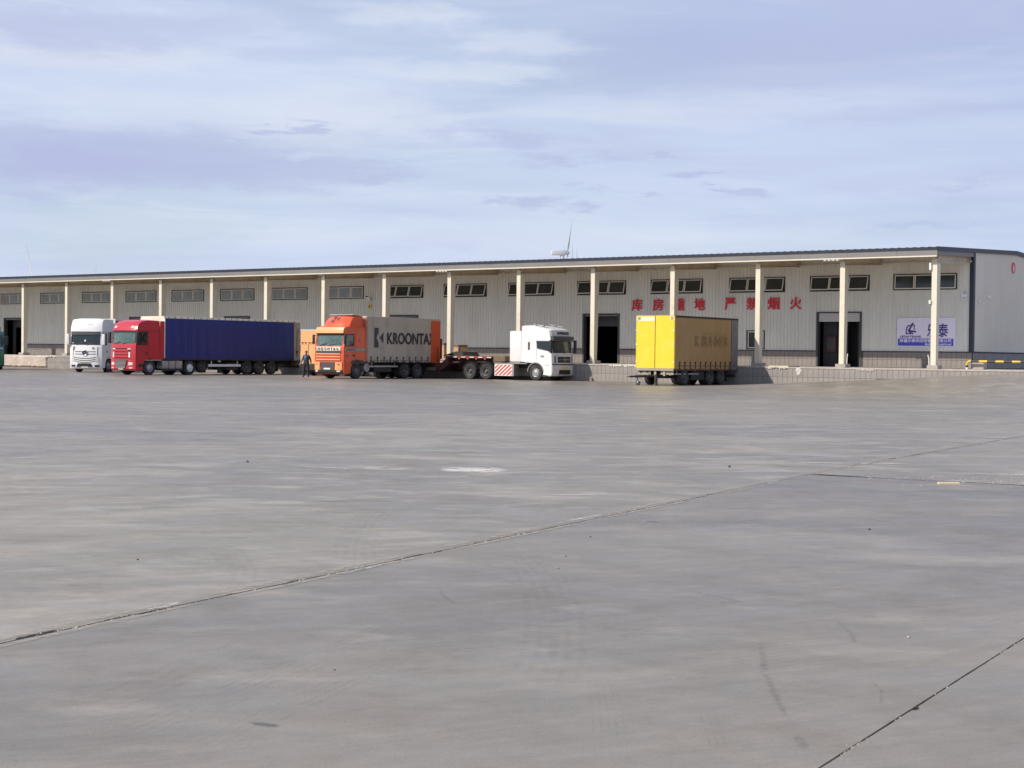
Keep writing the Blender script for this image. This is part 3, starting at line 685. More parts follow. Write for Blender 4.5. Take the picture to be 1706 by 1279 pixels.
# columns, tapered H sections on concrete feet, and canopy beams
for i in range(-4, 15):
    x = XC(i)-.09; hw = .155
    bm = bmesh.new()
    box(bm, x-hw, x+hw, -.12, -.10, DZ+.2, 7.388)
    prism(bm, [(-.10, DZ+.2), (.22, DZ+.2), (.42, 7.14), (-.10, 7.14)], x-.012, x+.012, 'x')
    prism(bm, [(.22, DZ+.2), (.24, DZ+.2), (.44, 7.14), (.42, 7.14)], x-hw, x+hw, 'x')
    # side stiffener plates close the section as the photo shows a solid side
    prism(bm, [(-.10, DZ+.2), (.215, DZ+.2), (.415, 7.14), (-.10, 7.14)], x+hw-.016, x+hw-.002, 'x')
    co = done('column', bm, 'cream', wh)
    bx('column_foot', 'conc', co, x-.30, x+.34, -.30, .42, DZ, DZ+.21, bev=.01)
    bm = bmesh.new(); x = XC(i)-.09
    prism(bm, [(-.095, 7.175), (W-.055, 7.50), (W-.055, 8.10), (-.095, 7.93)], x-.01, x+.01, 'x')
    prism(bm, [(-.095, 7.142), (W-.055, 7.465), (W-.055, 7.495), (-.095, 7.172)], x-.13, x+.13, 'x')
    box(bm, x-.13, x+.13, W-.052, W-.048, 7.44, 8.12); prism(bm, [(.1, 7.19), (.12, 7.19), (.12, 7.93), (.1, 7.93)], x+.012, x+.12, 'x')
    done('canopy_beam', bm, 'under', wh)
    if i < 14:
        bm = bmesh.new(); x1 = XC(i+1)-.065
        tube(bm, (x+.2, .6, 7.75), (x+2.2, 5.2, 7.95), .02); tube(bm, (x+2.2, .6, 7.75), (x+.2, 5.2, 7.95), .02)
        done('canopy_brace', bm, 'under', wh)
# windows
def window(x0, x1, z0, z1, n, ang, pane):
    bm = bmesh.new(); f = .05
    box(bm, x0, x1, W-.06, W+.10, z1-f, z1); box(bm, x0, x1, W-.06, W+.10, z0, z0+f); box(bm, x0, x0+f, W-.06, W+.10, z0+f, z1-f); box(bm, x1-f, x1, W-.06, W+.10, z0+f, z1-f)
    wn = done('window', bm, 'wdark', wh); wd = (x1-x0-2*f)/n
    for k in range(n):
        a = x0+f+k*wd+.02; b = a+wd-.04; h = z1-z0-2*f-.02; t = .055
        bm = bmesh.new(); box(bm, a, b, -.02, .02, -t, 0); box(bm, a, b, -.02, .02, -h, -h+t); box(bm, a, a+t, -.02, .02, -h+t, -t); box(bm, b-t, b, -.02, .02, -h+t, -t)
        s = done('sash', bm, 'wframe', wn, (0, W-.005, z1-f-.01)); 
        s.rotation_euler.x = -R(ang*random.uniform(.85, 1.1)) if ang else 0
        bm = bmesh.new(); box(bm, a+t, b-t, -.004, .004, -h+t, -t); p = done('pane', bm, pane, wn, (0, W-.005, z1-f-.01)); p.rotation_euler.x = s.rotation_euler.x
    bx('backing', 'wdark', wn, x0+f, x1-f, W+.4, W+.42, z0, z1)
for bi, (a, b) in zip(range(-4, 14), bays):
    c = (a+b)/2; ang = 15 if 6 <= bi <= 12 else 4 if bi == 13 else 0
    window(c-2+.01, c+2-.01, 5.90, 6.87, 3, ang, 'pane' if bi > 5 else 'pane2')
window(-14.79, -13.51, 2.21, 3.42, 1, 0, 'pane')
# doors: dark steel reveal, roller shutter, inner leaf
for k, kind in doors.items():
    c = (XC(k)+XC(k+1))/2; bm = bmesh.new()
    box(bm, c-1.52, c-1.40, W-.06, W+.30, DZ, 4.6); box(bm, c+1.40, c+1.52, W-.06, W+.30, DZ, 4.6); box(bm, c-1.40, c+1.40, W-.06, W+.30, 4.52, 4.6)
    d = done('doorway', bm, 'dgrey', wh)
    if kind == 'half':
        bm = bmesh.new()
        for q in range(5): box(bm, c-1.38, c+1.38, W+.02, W+.06, 3.98+q*.108, 4.08+q*.108)
        done('roller_shutter', bm, 'shutter', d)
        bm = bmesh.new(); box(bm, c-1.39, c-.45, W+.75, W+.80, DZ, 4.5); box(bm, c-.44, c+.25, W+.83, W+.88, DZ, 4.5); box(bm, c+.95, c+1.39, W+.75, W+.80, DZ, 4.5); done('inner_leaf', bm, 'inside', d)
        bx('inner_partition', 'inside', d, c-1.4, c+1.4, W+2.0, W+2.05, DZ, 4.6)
    else:
        bm = bmesh.new()
        box(bm, c-1.38, c+1.38, W+.03, W+.09, 4.40, 4.515)
        done('shutter_box', bm, 'steelpanel', d)
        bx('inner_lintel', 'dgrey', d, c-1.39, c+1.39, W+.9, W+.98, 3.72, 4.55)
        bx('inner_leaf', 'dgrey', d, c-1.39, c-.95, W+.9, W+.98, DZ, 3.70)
# floodlight banks under the eaves
def floods(x0, n, lab):
    t = thing('floodlight_bank', lab, 'floodlights', (x0, -.45, 7.52), 0, 'floodlight banks under the canopy edge')
    bx('bracket', 'dgrey', t, -.1, n*.26, -.02, .02, .0, .03)
    for k in range(n):
        bm = bmesh.new(); prism(bm, [(-.10, -.11), (-.07, -.13), (.07, -.02), (.05, .03), (-.08, -.0)], k*.26-.085, k*.26+.085, 'x'); h = done('lamp_head', bm, 'white_metal', t)
        bx('lens', 'lamp', h, k*.26-.07, k*.26+.07, -.112, -.102, -.10, -.015)
floods(-6.62, 4, 'bank of four white floodlights under the eaves above the half-shuttered doorway')
floods(-35.95, 4, 'bank of four white floodlights under the eaves above the flatbed trailer')
floods(-71.8, 4, 'bank of four small floodlights under the eaves above the white truck')

# ------------------------------------------------------------------ lettering, banner, small fixtures
sg = thing('wall_lettering', 'large red Chinese characters fixed to the wall above the yellow trailer', 'wall sign', (0, W-.05, 0))
for ch, x in zip('库房重地严禁烟火', (-23.57, -21.9, -20.25, -18.70, -16.42, -14.81, -13.27, -11.71)):
    text('character', ch, 'red_sign', sg, 1, (x, -.02, 4.78), width=.80, height=.78, depth=.04, thick=.02)
bn = thing('banner', 'white and blue company banner with sail logo on the wall behind the last column', 'banner', (-4.5, W-.065, 2.43))
bw, bh = 3.68, 1.76
bx('sheet', 'bannerw', bn, 0, bw, -.005, .012, 0, bh)
bx('blue_band', 'bannerb', bn, .07, bw-.12, -.012, -.007, .055, .50)
text('lettering', '乐泰', 'bannerink', bn, 1, (1.93, -.012, .60), width=1.28, height=.80, depth=.006, thick=.018)
text('lettering', 'LETAI·TRANS', 'bannerink', bn, 1, (.22, -.012, .555), width=1.30, height=.12, depth=.006, thick=.008)
text('lettering', '新疆乐泰供应链管理有限公司', 'bannertxt', bn, 1, (.20, -.016, .27), width=3.22, height=.20, depth=.006, thick=.006)
text('lettering', '电话：19934875347', 'bannertxt', bn, 1, (1.80, -.016, .085), width=1.66, height=.13, depth=.006, thick=.006)
bm = bmesh.new()
def stroke(bm, pts, wd, y=-.012):
    for a, b in zip(pts, pts[1:]):
        a = Vector(a); b = Vector(b); d = (b-a).normalized(); n_ = Vector((-d.y, d.x))*wd/2; a2 = a-d*wd*.3; b2 = b+d*wd*.3
        vs = [bm.verts.new((p.x, y, p.y)) for p in (a2+n_, b2+n_, b2-n_, a2-n_)]; f = bm.faces.new(vs)
stroke(bm, [(.95, 1.30), (.72, 1.28), (.62, 1.15), (.60, .80), (.88, .80)], .075)
stroke(bm, [(1.0, 1.42), (.78, 1.02), (.76, .96), (1.18, .92)], .115, -.013)
stroke(bm, [(.80, .90), (1.02, .79)], .085, -.014)
stroke(bm, [(1.0, 1.30), (1.10, 1.32), (1.10, 1.06)], .06, -.015)
done('sail_logo', bm, 'bannerink', bn)
# fire symbol on the gable, lamp/camera
fs = thing('fire_sign', 'round red and white fire symbol high on the gable wall', 'sign', (.205, 12.76, 7.53))
bm = bmesh.new(); tube(bm, (0, 0, 0), (.02, 0, 0), .36, 32); done('disc', bm, 'red_sign', fs)
bm = bmesh.new(); prism(bm, [(0, .27), (-.13, .0), (-.10, -.2), (0, -.27), (.11, -.18), (.13, .02), (.05, .12)], .022, .028, 'x'); done('flame', bm, 'white_metal', fs)
cm = thing('gable_lamp', 'white curved wall lamp on the gable beside the building corner', 'lamp', (.20, 6.75, 5.2))
bm = bmesh.new(); tube(bm, (0, -.25, -.12), (.03, -.25, .12), .09, 12); done('wall_plate', bm, 'white_metal', cm)
bm = bmesh.new(); pr = [(.03, -.25, 0), (.22, -.24, .22), (.36, -.12, .32), (.42, .05, .30)]
for a, b in zip(pr, pr[1:]): tube(bm, a, b, .02, 8)
done('arm', bm, 'white_metal', cm)
bm = bmesh.new(); bmesh.ops.create_uvsphere(bm, u_segments=14, v_segments=8, radius=.13, matrix=Matrix.Translation((.45, .12, .24))); done('globe', bm, 'white_metal', cm, smooth=60)
al = thing('wall_alarm_box', 'small white alarm box on the wall beside the building corner', 'alarm box', (-.29, W-.05, 5.45))
bx('box', 'bannertxt', al, -.15, .15, -.09, 0, -.14, .16, bev=.01); bx('slot', 'dgrey', al, -.08, .08, -.095, -.091, -.09, -.06); bx('base', 'bannertxt', al, -.14, .14, -.07, 0, -.24, -.16)
bm = bmesh.new(); tube(bm, (0, -.02, .12), (0, -.02, .35), .012, 6); done('cable', bm, 'dgrey', al)
sr = thing('wall_siren', 'white horn siren on the wall above the orange truck', 'siren', (-47.36, W-.05, 5.85))
bx('bracket', 'white_metal', sr, -.06, .06, -.08, 0, -.15, .15)
bm = bmesh.new(); tube(bm, (.02, -.08, .05), (.12, -.45, .0), .06, 12, .16); done('horn', bm, 'white_metal', sr)
bm = bmesh.new(); tube(bm, (-.08, -.1, .1), (-.16, -.35, .2), .05, 10, .07); done('camera_head', bm, 'dgrey', sr)
yb = thing('call_box', 'small yellow alarm tag under the horn siren on the wall', 'alarm tag', (-47.4, W-.05, 5.27))
bx('box', 'drum', yb, -.14, .12, -.07, 0, -.18, .18, bev=.01); bx('label_plate', 'woodbrown', yb, -.08, .06, -.078, -.071, -.1, .08)
# conduit boxes on the last column
for z, s, lb in ((6.97, .22, 'upper white junction box on the last column'), (4.93, .10, 'small white junction box halfway up the last column')):
    jb = thing('junction_box', lb, 'junction box', (-.30, -.17, z), 0, 'junction boxes on the last column'); bx('box', 'white_metal', jb, -.07, .05, -.05, .05, -s, s, bev=.008); bx('lid', 'wframe', jb, -.06, .04, -.056, -.0505, -s*.8, s*.8)
jb = thing('conduit_stub', 'pale bent conduit at the foot of the last column', 'conduit', (-.30, -.16, 1.30)); bm = bmesh.new(); tube(bm, (0, 0, 0), (-.02, 0, .45), .035, 8); tube(bm, (-.02, 0, .45), (-.08, -.02, .62), .03, 8); done('pipe', bm, 'white_metal', jb)
jb = thing('conduit_stub', 'pale bent conduit at the foot of the second column from the right', 'conduit', (-5.36, -.04, 1.32)); bm = bmesh.new(); tube(bm, (0, 0, 0), (.02, 0, .45), .025, 8); tube(bm, (.02, 0, .45), (.05, -.02, .62), .03, 8); done('pipe', bm, 'wframe', jb)
# yellow and black guard rail on the dock
gr = thing('guard_rail', 'yellow and black striped pipe guard rail on the dock at the right', 'guard rail', (2.0, -.45, DZ))
x = .22; k = 0
while x < 11:
    bm = bmesh.new(); tube(bm, (x, 0, .46), (x+.46, 0, .46), .065, 12); done('pipe_band', bm, 'rail_y' if k % 2 else 'rail_k', gr, smooth=40); x += .462; k += 1
bm = bmesh.new()
pp = [(.22, 0, .46), (.12, 0, .455), (.04, 0, .41), (0, 0, .33), (0, 0, .24)]
for a, b in zip(pp, pp[1:]): tube(bm, a, b, .065, 12)
done('elbow', bm, 'rail_y', gr, smooth=40)
bm = bmesh.new(); tube(bm, (0, 0, .12), (0, 0, .24), .065, 12); done('post_band', bm, 'rail_k', gr); bm = bmesh.new(); tube(bm, (0, 0, 0), (0, 0, .12), .065, 12); done('post_band', bm, 'white_metal', gr)
for xx in (4.2, 8.4):
    bm = bmesh.new(); tube(bm, (xx, 0, 0), (xx, 0, .42), .06, 12); done('post', bm, 'rail_y', gr)
cb = tag(bx('concrete_block', 'conc', None, 2.2, 2.85, -.20, .35, DZ, DZ+.50, bev=.02), 'grey concrete block on the dock behind the end of the guard rail', 'concrete block')
pk = thing('plank_stack', 'pale timber planks lying on the dock by the column right of the yellow trailer', 'planks', (-10.75, -.2, DZ))
for k in range(3): bx('plank', 'pale', pk, 0, 1.75+.1*k, -.1+.12*k, -.0+.12*k, .0, .035) if 'pale' in M else bx('plank', bpy.data.materials['pale_wood'], pk, 0, 1.75+.1*k, -.1+.12*k, .0+.12*k, .0, .05)
tag(bx('dark_offcut', 'grime', None, -8.95, -8.35, -.35, -.15, DZ, DZ+.05), 'dark timber offcut lying beside the pale planks on the dock', 'timber offcut')
# goods on the dock behind the flatbed
def carton(x, y, w_, h_, lb, mt='carton'):
    t = thing('carton_stack', lb, 'carton', (x, y, DZ), 0, 'cartons standing on the dock'); 
    bx('pallet', 'woodbrown', t, -.02, w_+.02, -.02, .82, 0, .11)
    bx('carton', mt, t, 0, w_, 0, .8, .112, h_-.16, bev=.01); bx('top_wrap', 'woodbrown', t, .01, w_-.01, .01, .79, h_-.158, h_, bev=.01)
carton(-36.95, .8, .62, 1.30, 'brown topped cartons on the dock left of the column behind the flatbed')
carton(-35.75, .8, .95, 1.18, 'pale carton on the dock right of the column behind the flatbed')
dm = thing('yellow_drum', 'round yellow drum lying on the dock behind the flatbed trailer', 'drum', (-33.6, .3, DZ))
bm = bmesh.new(); tube(bm, (0, -.3, .42), (0, .4, .42), .30, 20); done('barrel', bm, 'drum', dm, smooth=40); bx('cradle', 'rail_k', dm, -.42, .42, -.1, .25, 0, .22, bev=.03)
fc = thing('fire_cabinet', 'dark red fire cabinet just inside the half-shuttered doorway', 'fire cabinet', (-9.15, W+.62, 2.05))
bx('case', 'brown', fc, -.32, .32, 0, .1, 0, 1.0, bev=.01); bx('door_glass', 'dgrey', fc, -.26, .26, -.012, -.002, .12, .88)

# ------------------------------------------------------------------ vehicles
WM = {}
def wheel(root, x, y, side, r=.5, w_=.30, rim='rim', dual=False, style='dish'):
    key = (r, w_, side, rim, dual, style)
    if key not in WM:
        bm = bmesh.new(); h = w_/2; s = side
        lathe_x(bm, [(s*-h, r*.55), (s*-h, r*.93), (s*-h*.8, r), (s*h*.75, r), (s*h, r*.93), (s*h*1.03, r*.75), (s*h*.9, r*.57), (s*h*.6, r*.56)], 32)
        for kk in range(32):
            a = 2*PI*kk/32
        bmesh.ops.recalc_face_normals(bm, faces=bm.faces); me = bpy.data.meshes.new('wheel'); bm.to_mesh(me); bm.free(); me.materials.append(M['tyre'])
        me.polygons.foreach_set('use_smooth', [True]*len(me.polygons)); me.set_sharp_from_angle(angle=R(35))
        bm = bmesh.new()
        if style == 'dish':
            lathe_x(bm, [(s*h*.62, r*.565), (s*h*.95, r*.55), (s*h*.85, r*.49), (s*h*.2, r*.44), (s*h*.1, r*.26), (s*h*.35, r*.24), (s*h*.5, r*.17), (s*h*.9, r*.15), (s*h*.95, 0)], 24)
        else:
            lathe_x(bm, [(s*h*.62, r*.565), (s*h*.95, r*.55), (s*h*.85, r*.50), (s*h*.5, r*.46), (s*h*.95, r*.36), (s*h*1.0, r*.22), (s*h*1.15, r*.14), (s*h*1.18, 0)], 24)
        for kk in range(8):
            a = 2*PI*kk/8; tube(bm, (s*h*.12, r*.34*math.cos(a), r*.34*math.sin(a)), (s*h*.55 if style == 'dish' else s*h*1.08, r*.34*math.cos(a), r*.34*math.sin(a)), .022, 6)
        bmesh.ops.recalc_face_normals(bm, faces=bm.faces); m2 = bpy.data.meshes.new('rim'); bm.to_mesh(m2); bm.free(); m2.materials.append(M[rim])
        m2.polygons.foreach_set('use_smooth', [True]*len(m2.polygons)); m2.set_sharp_from_angle(angle=R(30))
        WM[key] = (me, m2)
    me, m2 = WM[key]
    o = bpy.data.objects.new('wheel', me); C.objects.link(o); o.parent = root; o.location = (x, y, r)
    o.rotation_euler.x = random.uniform(0, 3)
    q = bpy.data.objects.new('rim', m2); C.objects.link(q); q.parent = o
    return o
def axle(root, y, W_=2.5, r=.5, rim='rim', style='dish', dual=False):
    for s in (-1, 1):
        wheel(root, s*(W_/2-.17), y, s, r, .30, rim, style=style)
        if dual: wheel(root, s*(W_/2-.17-.33), y, s, r, .28, rim, style='dish')
    bm = bmesh.new(); tube(bm, (-W_/2+.3, y, r), (W_/2-.3, y, r), .09, 8); done('axle', bm, 'grime', root)

class Cab:
    """cab shell lofted from a side outline; front(z,x) gives the surface so that glass, grille and lamps sit on it"""
    def __init__(s, root, prof, yb, zb, yc, W_=2.48, bulge=.16, zr=.06, mt='red', arch=.62, rw=.5, name='cab_shell', bot=.38):
        s.root, s.prof, s.W, s.b = root, prof, W_, bulge
        loop = [(p[0], p[1], 1) for p in prof]
        loop.append((yb, prof[-1][1]-.02, 2)); loop.append((yb, zb, 0))
        a0 = math.asin(min(.98, (zb-rw)/arch)) if zb-rw < arch else PI/2
        if yb > yc+arch*math.cos(a0)+.05:
            pass
        for k in range(11):
            a = a0+(PI+.2-a0)*k/10; loop.append((min(yb, yc+arch*math.cos(a)), max(bot, rw+arch*math.sin(a)), 0))
        n = 13; cols = []; bm = bmesh.new()
        zmax = max(p[1] for p in loop)
        for j in range(n):
            t = -1+2*j/(n-1); t = math.copysign(abs(t)**.8, t); col = []
            for (y, z, k) in loop:
                yy = y+bulge*abs(t)**3.5*max(0, 1-y/.7) if k else y
                zz = z-zr*abs(t)**6 if k and z > zmax-.35 else z
                xx = t*W_/2
                if z > 2.9 and k: xx *= 1-.05*min(1, (z-2.9)/.8)
                col.append(bm.verts.new((xx, yy, zz)))
            cols.append(col)
        m_ = len(loop)
        for a, b in zip(cols, cols[1:]):
            for i in range(m_): bm.faces.new((a[i], a[(i+1) % m_], b[(i+1) % m_], b[i]))
        bm.faces.new(cols[0]); bm.faces.new(cols[-1][::-1])
        done(name, bm, mt, root, smooth=32)
    def fy(s, x, z):
        P = s.prof
        for a, b in zip(P, P[1:]):
            if a[1] <= z <= b[1] and b[1] > a[1]:
                y = a[0]+(b[0]-a[0])*(z-a[1])/(b[1]-a[1]); break
        else: y = P[0][0] if z < P[0][1] else P[-1][0]
        t = min(1, abs(2*x/s.W)); return y+s.b*t**3.5*max(0, 1-y/.7)
    def patch(s, name, mt, x0, x1, z0, z1, off=.012, th=.03, parent=None, nx=10, nz=3, taper=0, curve=0, smooth=30):
        bm = bmesh.new(); F = []; B = []
        for j in range(nz+1):
            z = z0+(z1-z0)*j/nz; fr = []; bk = []
            k = 1-taper*(j/nz if taper > 0 else -(1-j/nz)); k = 1-abs(taper)*((j/nz) if taper > 0 else (1-j/nz))
            for i in range(nx+1):
                xm = (x0+x1)/2; x = xm+(x0+(x1-x0)*i/nx-xm)*k; zz = z+curve*(1-((i/nx-.5)*2)**2); y = s.fy(x, zz)-off
                fr.append(bm.verts.new((x, y, zz))); bk.append(bm.verts.new((x, y+th, zz)))
            F.append(fr); B.append(bk)
        for j in range(nz):
            for i in range(nx):
                bm.faces.new((F[j][i], F[j][i+1], F[j+1][i+1], F[j+1][i])); bm.faces.new((B[j][i], B[j+1][i], B[j+1][i+1], B[j][i+1]))
        for j in range(nz):
            bm.faces.new((F[j][0], F[j+1][0], B[j+1][0], B[j][0])); bm.faces.new((F[j][-1], B[j][-1], B[j+1][-1], F[j+1][-1]))
        for i in range(nx):
            bm.faces.new((F[0][i], B[0][i], B[0][i+1], F[0][i+1])); bm.faces.new((F[-1][i], F[-1][i+1], B[-1][i+1], B[-1][i]))
        return done(name, bm, mt, parent or s.root, smooth=smooth)
def side_poly(root, name, mt, x, pts, th=.012):
    """flat outline (y,z) standing proud of a side face at x (sign gives the side)"""
    bm = bmesh.new(); s = 1 if x > 0 else -1; prism(bm, pts, x, x+s*th, 'x'); return done(name, bm, mt, root)
def mirror(root, x, y, z, mt='black', h=.75, w_=.22):
    s = 1 if x > 0 else -1; bm = bmesh.new(); box(bm, min(x, x+s*w_), max(x, x+s*w_), y-.09, y+.04, z-h/2, z+h/2, bev=.035); mm = done('mirror', bm, mt, root, smooth=40)
    bm = bmesh.new(); tube(bm, (x-s*.14, y+.10, z-h*.4), (x+s*.06, y, z-h*.4), .018, 6); tube(bm, (x-s*.14, y+.10, z+h*.4), (x+s*.06, y, z+h*.4), .018, 6); done('mirror_arm', bm, 'black', mm)
    bx('mirror_glass', 'glass', mm, min(x+s*.02, x+s*(w_-.02)), max(x+s*.02, x+s*(w_-.02)), y+.041, y+.046, z-h/2+.05, z+h/2-.05)
def wipers(cab, z):
    bm = bmesh.new()
    for x in (-.75, .05): 
        a = (x, cab.fy(x, z)-.05, z); b = (x+.65, cab.fy(x+.65, z+.12)-.05, z+.12); tube(bm, a, b, .014, 6)
    done('wiper', bm, 'black', cab.root)
def seats(cab): pass
def curtain(root, name, mt, x, y0, y1, z0, z1, folds=.012, step=.11, th=.03):
    """side tarpaulin with shallow vertical folds"""
    s = 1 if x > 0 else -1; n = max(4, int((y1-y0)/step)); bm = bmesh.new(); rows_ = []; a = [random.uniform(-1, 1) for _ in range(n+1)]
    nzs = 7
    for j in range(nzs+1):
        t = j/nzs; row = []
        for i in range(n+1):
            amp = folds*(.5+.9*(1-t))*math.sin(PI*min(1, max(0, .08+t*.9))); edge = i in (0, n) or j in (0, nzs)
            d = 0 if edge else s*(a[i]*amp+folds*.6*math.sin(i*.9+j*.25)); row.append(bm.verts.new((x+d, y0+(y1-y0)*i/n, z0+(z1-z0)*t)))
        rows_.append(row)
    for j in range(nzs):
        for i in range(n): bm.faces.new((rows_[j][i], rows_[j][i+1], rows_[j+1][i+1], rows_[j+1][i]))
    bb = [bm.verts.new((x-s*th, y, z)) for y, z in ((y0, z0), (y1, z0), (y1, z1), (y0, z1))]
    bm.faces.new(bb)
    return done(name, bm, mt, root, smooth=60)
def straps(root, x, y0, y1, z0, z1, n, mt='grime'):
    s = 1 if x > 0 else -1
    for i in range(n):
        y = y0+(y1-y0)*i/(n-1); bm = bmesh.new(); box(bm, min(x, x+s*.02), max(x, x+s*.02), y-.028, y+.028, z0, z1); box(bm, min(x, x+s*.045), max(x, x+s*.045), y-.045, y+.045, z1-.04, z1+.05); done('curtain_strap', bm, mt, root)
    bm = bmesh.new(); box(bm, min(x, x+s*.012), max(x, x+s*.012), y0-.2, y1+.2, (z0+z1)/2-.012, (z0+z1)/2+.012); done('lashing_line', bm, mt, root)
def chassis(root, y0, y1, z0=.75, z1=.98, half=.43, mt='grime'):
    bm = bmesh.new()
    for s in (-1, 1): box(bm, s*half-.05, s*half+.05, y0, y1, z0, z1)
    y = y0+.4
    while y < y1: box(bm, -half+.05, half-.05, y, y+.1, z0+.03, z1-.03); y += 1.1
    done('chassis_frame', bm, mt, root)
def underrun(root, W_, y0, y1, z=.62, mt='alu', h=.12):
    for s in (-1, 1):
        bm = bmesh.new(); x = s*(W_/2-.06); box(bm, x-.015, x+.015, y0, y1, z-h/2, z+h/2); 
        for yy in (y0+.3, y1-.3): box(bm, x-s*.02-.03, x-s*.02+.01, yy-.03, yy+.03, z, .98)
        done('side_guard', bm, mt, root)
def mudflap(root, y, W_=2.5):
    for s in (-1, 1):
        bm = bmesh.new(); x = s*(W_/2-.22); box(bm, x-.2, x+.2, y-.01, y+.01, .22, .95); done('mudflap', bm, 'black', root)
def fender(root, yc, r, W_=2.5, w_=.55, mt='black', rw=.5):
    for s in (-1, 1):
        pts = []
        for k in range(9): a = PI*(.08+.84*k/8); pts.append((yc+(r+.03)*math.cos(a), rw+(r+.03)*math.sin(a)))
        for k in range(9): a = PI*(.92-.84*k/8); pts.append((yc+r*math.cos(a), rw+r*math.sin(a)))
        bm = bmesh.new(); x0, x1 = sorted((s*(W_/2-.02), s*(W_/2-w_))); prism(bm, pts, x0, x1, 'x'); done('mudguard', bm, mt, root)
def boxbody(root, y0, y1, zf, zt, W_=2.5, side='blue', front='white_metal', rearpillar=None, rail='rail', frontpillar=None, floor='grime', roof='rail', folds=.012, rp=.65):
    bx('front_wall', front, root, -W_/2+.01, W_/2-.01, y0, y0+.05, zf+.1, zt-.02)
    bx('roof', roof, root, -W_/2+.02, W_/2-.02, y0, y1, zt-.02, zt+.012)
    bm = bmesh.new()
    for s in (-1, 1): x = s*(W_/2-.035); box(bm, x-.045, x+.045, y0, y1, zt-.13, zt)
    rl = done('top_rail', bm, rail, root)
    bx('floor', floor, root, -W_/2, W_/2, y0, y1, zf, zf+.12)
    ye = y1-rp if rearpillar else y1-.02
    for s in (-1, 1):
        curtain(root, 'curtain', side, s*(W_/2-.0), y0+.06, ye-.005, zf+.06, zt-.12, folds)
        if rearpillar: bx('rear_panel', rearpillar, root, *(sorted((s*(W_/2+.005), s*(W_/2-.06)))), ye, y1, zf+.02, zt-.02)
    bx('rear_door', rearpillar or 'steelpanel', root, -W_/2+.065, W_/2-.065, y1-.05, y1, zf+.1, zt-.03)

# --- red tractor with long blue curtain trailer
XR_ = -48.8
t1 = thing('articulated_truck', 'red tractor with high roof pulling a long dark blue curtain trailer', 'truck', (XR_-1.25, -16.75, 0), 0, 'trucks parked along the dock')
cb1 = Cab(t1, [(.10, .30), (0, .42), (0, .95), (.03, 1.95), (.06, 2.05), (.22, 2.95), (.16, 2.98), (.22, 3.18), (.42, 3.48), (.75, 3.66), (1.3, 3.74)], 2.3, 1.02, 1.42, mt='red', bulge=.17)
cb1.patch('windscreen', 'glassg', -1.12, 1.12, 2.08, 2.86, off=.012)
cb1.patch('windscreen_header', 'black', -1.16, 1.16, 2.865, 2.955, off=.05)
wipers(cb1, 2.10)
cb1.patch('grille', 'black', -.86, .86, 1.10, 1.80, off=.006)
for z in (1.18, 1.38, 1.58): cb1.patch('grille_slat', 'red', -.72, .72, z, z+.14, off=.035)
for x in (-.86, .74): cb1.patch('grille_upright', 'white', x, x+.12, 1.17, 1.55, off=.04, nx=2)
for x in (-.9, .62): cb1.patch('marker_strip', 'white', x, x+.28, 1.72, 1.78, off=.03, nx=2)
cb1.patch('lower_grille', 'black', -.62, .62, .42, 1.0, off=.03, taper=-.28)
for k in range(6): cb1.patch('lower_slat', 'slat', -.44-.022*k, .44+.022*k, .47+k*.088, .515+k*.088, off=.06, nx=6)
for s in (-1, 1):
    cb1.patch('headlight', 'lamp', *sorted((s*.72, s*1.06)), .66, .86, off=.02, nx=3); cb1.patch('fog_light', 'lamp', *sorted((s*.78, s*1.05)), .44, .52, off=.02, nx=3)
    cb1.patch('indicator', 'orange', *sorted((s*.76, s*1.05)), .92, .96, off=.02, nx=3)
cb1.patch('number_plate', 'plate', -.26, .26, .355, .45, off=.075, nx=2, nz=1)
cb1.patch('roof_lamp', 'lamp', .72, .98, 3.16, 3.30, off=.03, nx=3)
cb1.patch('roof_lamp', 'lamp', -.98, -.72, 3.16, 3.30, off=.03, nx=3)
for s in (-1, 1):
    x = s*1.24
    side_poly(t1, 'side_window', 'glass', x, [(.34, 2.10), (1.10, 2.10), (1.14, 2.85), (.52, 2.85), (.36, 2.45)])
    side_poly(t1, 'window_frame', 'black', x, [(.28, 2.02), (1.18, 2.02), (1.20, 2.92), (.46, 2.92), (.28, 2.40)], .006)
    side_poly(t1, 'door_handle', 'black', x, [(1.0, 1.45), (1.22, 1.45), (1.22, 1.52), (1.0, 1.52)], .03)
    for yy in (.26, 1.26): side_poly(t1, 'door_gap', 'black', x, [(yy, 1.0), (yy+.014, 1.0), (yy+.014, 2.95), (yy, 2.95)], .003)
    side_poly(t1, 'body_crease', 'black', x*1.0, [(.35, 2.98), (2.28, 2.98), (2.28, 3.0), (.35, 3.0)], .003)
    side_poly(t1, 'step', 'grime', x, [(.42, .55), (.86, .55), (.86, .75), (.42, .75)], .01)
    bx('side_deflector', 'red', t1, *sorted((s*1.245, s*1.20)), 2.31, 2.66, 1.06, 3.66, bev=.008)
    mirror(t1, s*1.28, .18, 2.5)
    bm = bmesh.new(); prism(bm, [(2.662, 1.2), (2.685, 1.2), (2.685, 3.62), (2.662, 3.62)], *sorted((s*1.245, s*1.21)), 'x'); done('deflector_edge', bm, 'white_metal', t1)
chassis(t1, 1.0, 6.0)
axle(t1, 1.42, rim='rim', style='dome'); axle(t1, 5.0, rim='white_metal', style='dome', dual=True); fender(t1, 5.0, .58)
bm = bmesh.new(); box(bm, -1.22, 1.22, .25, 1.1, .28, .45); done('underbody', bm, 'grime', t1)
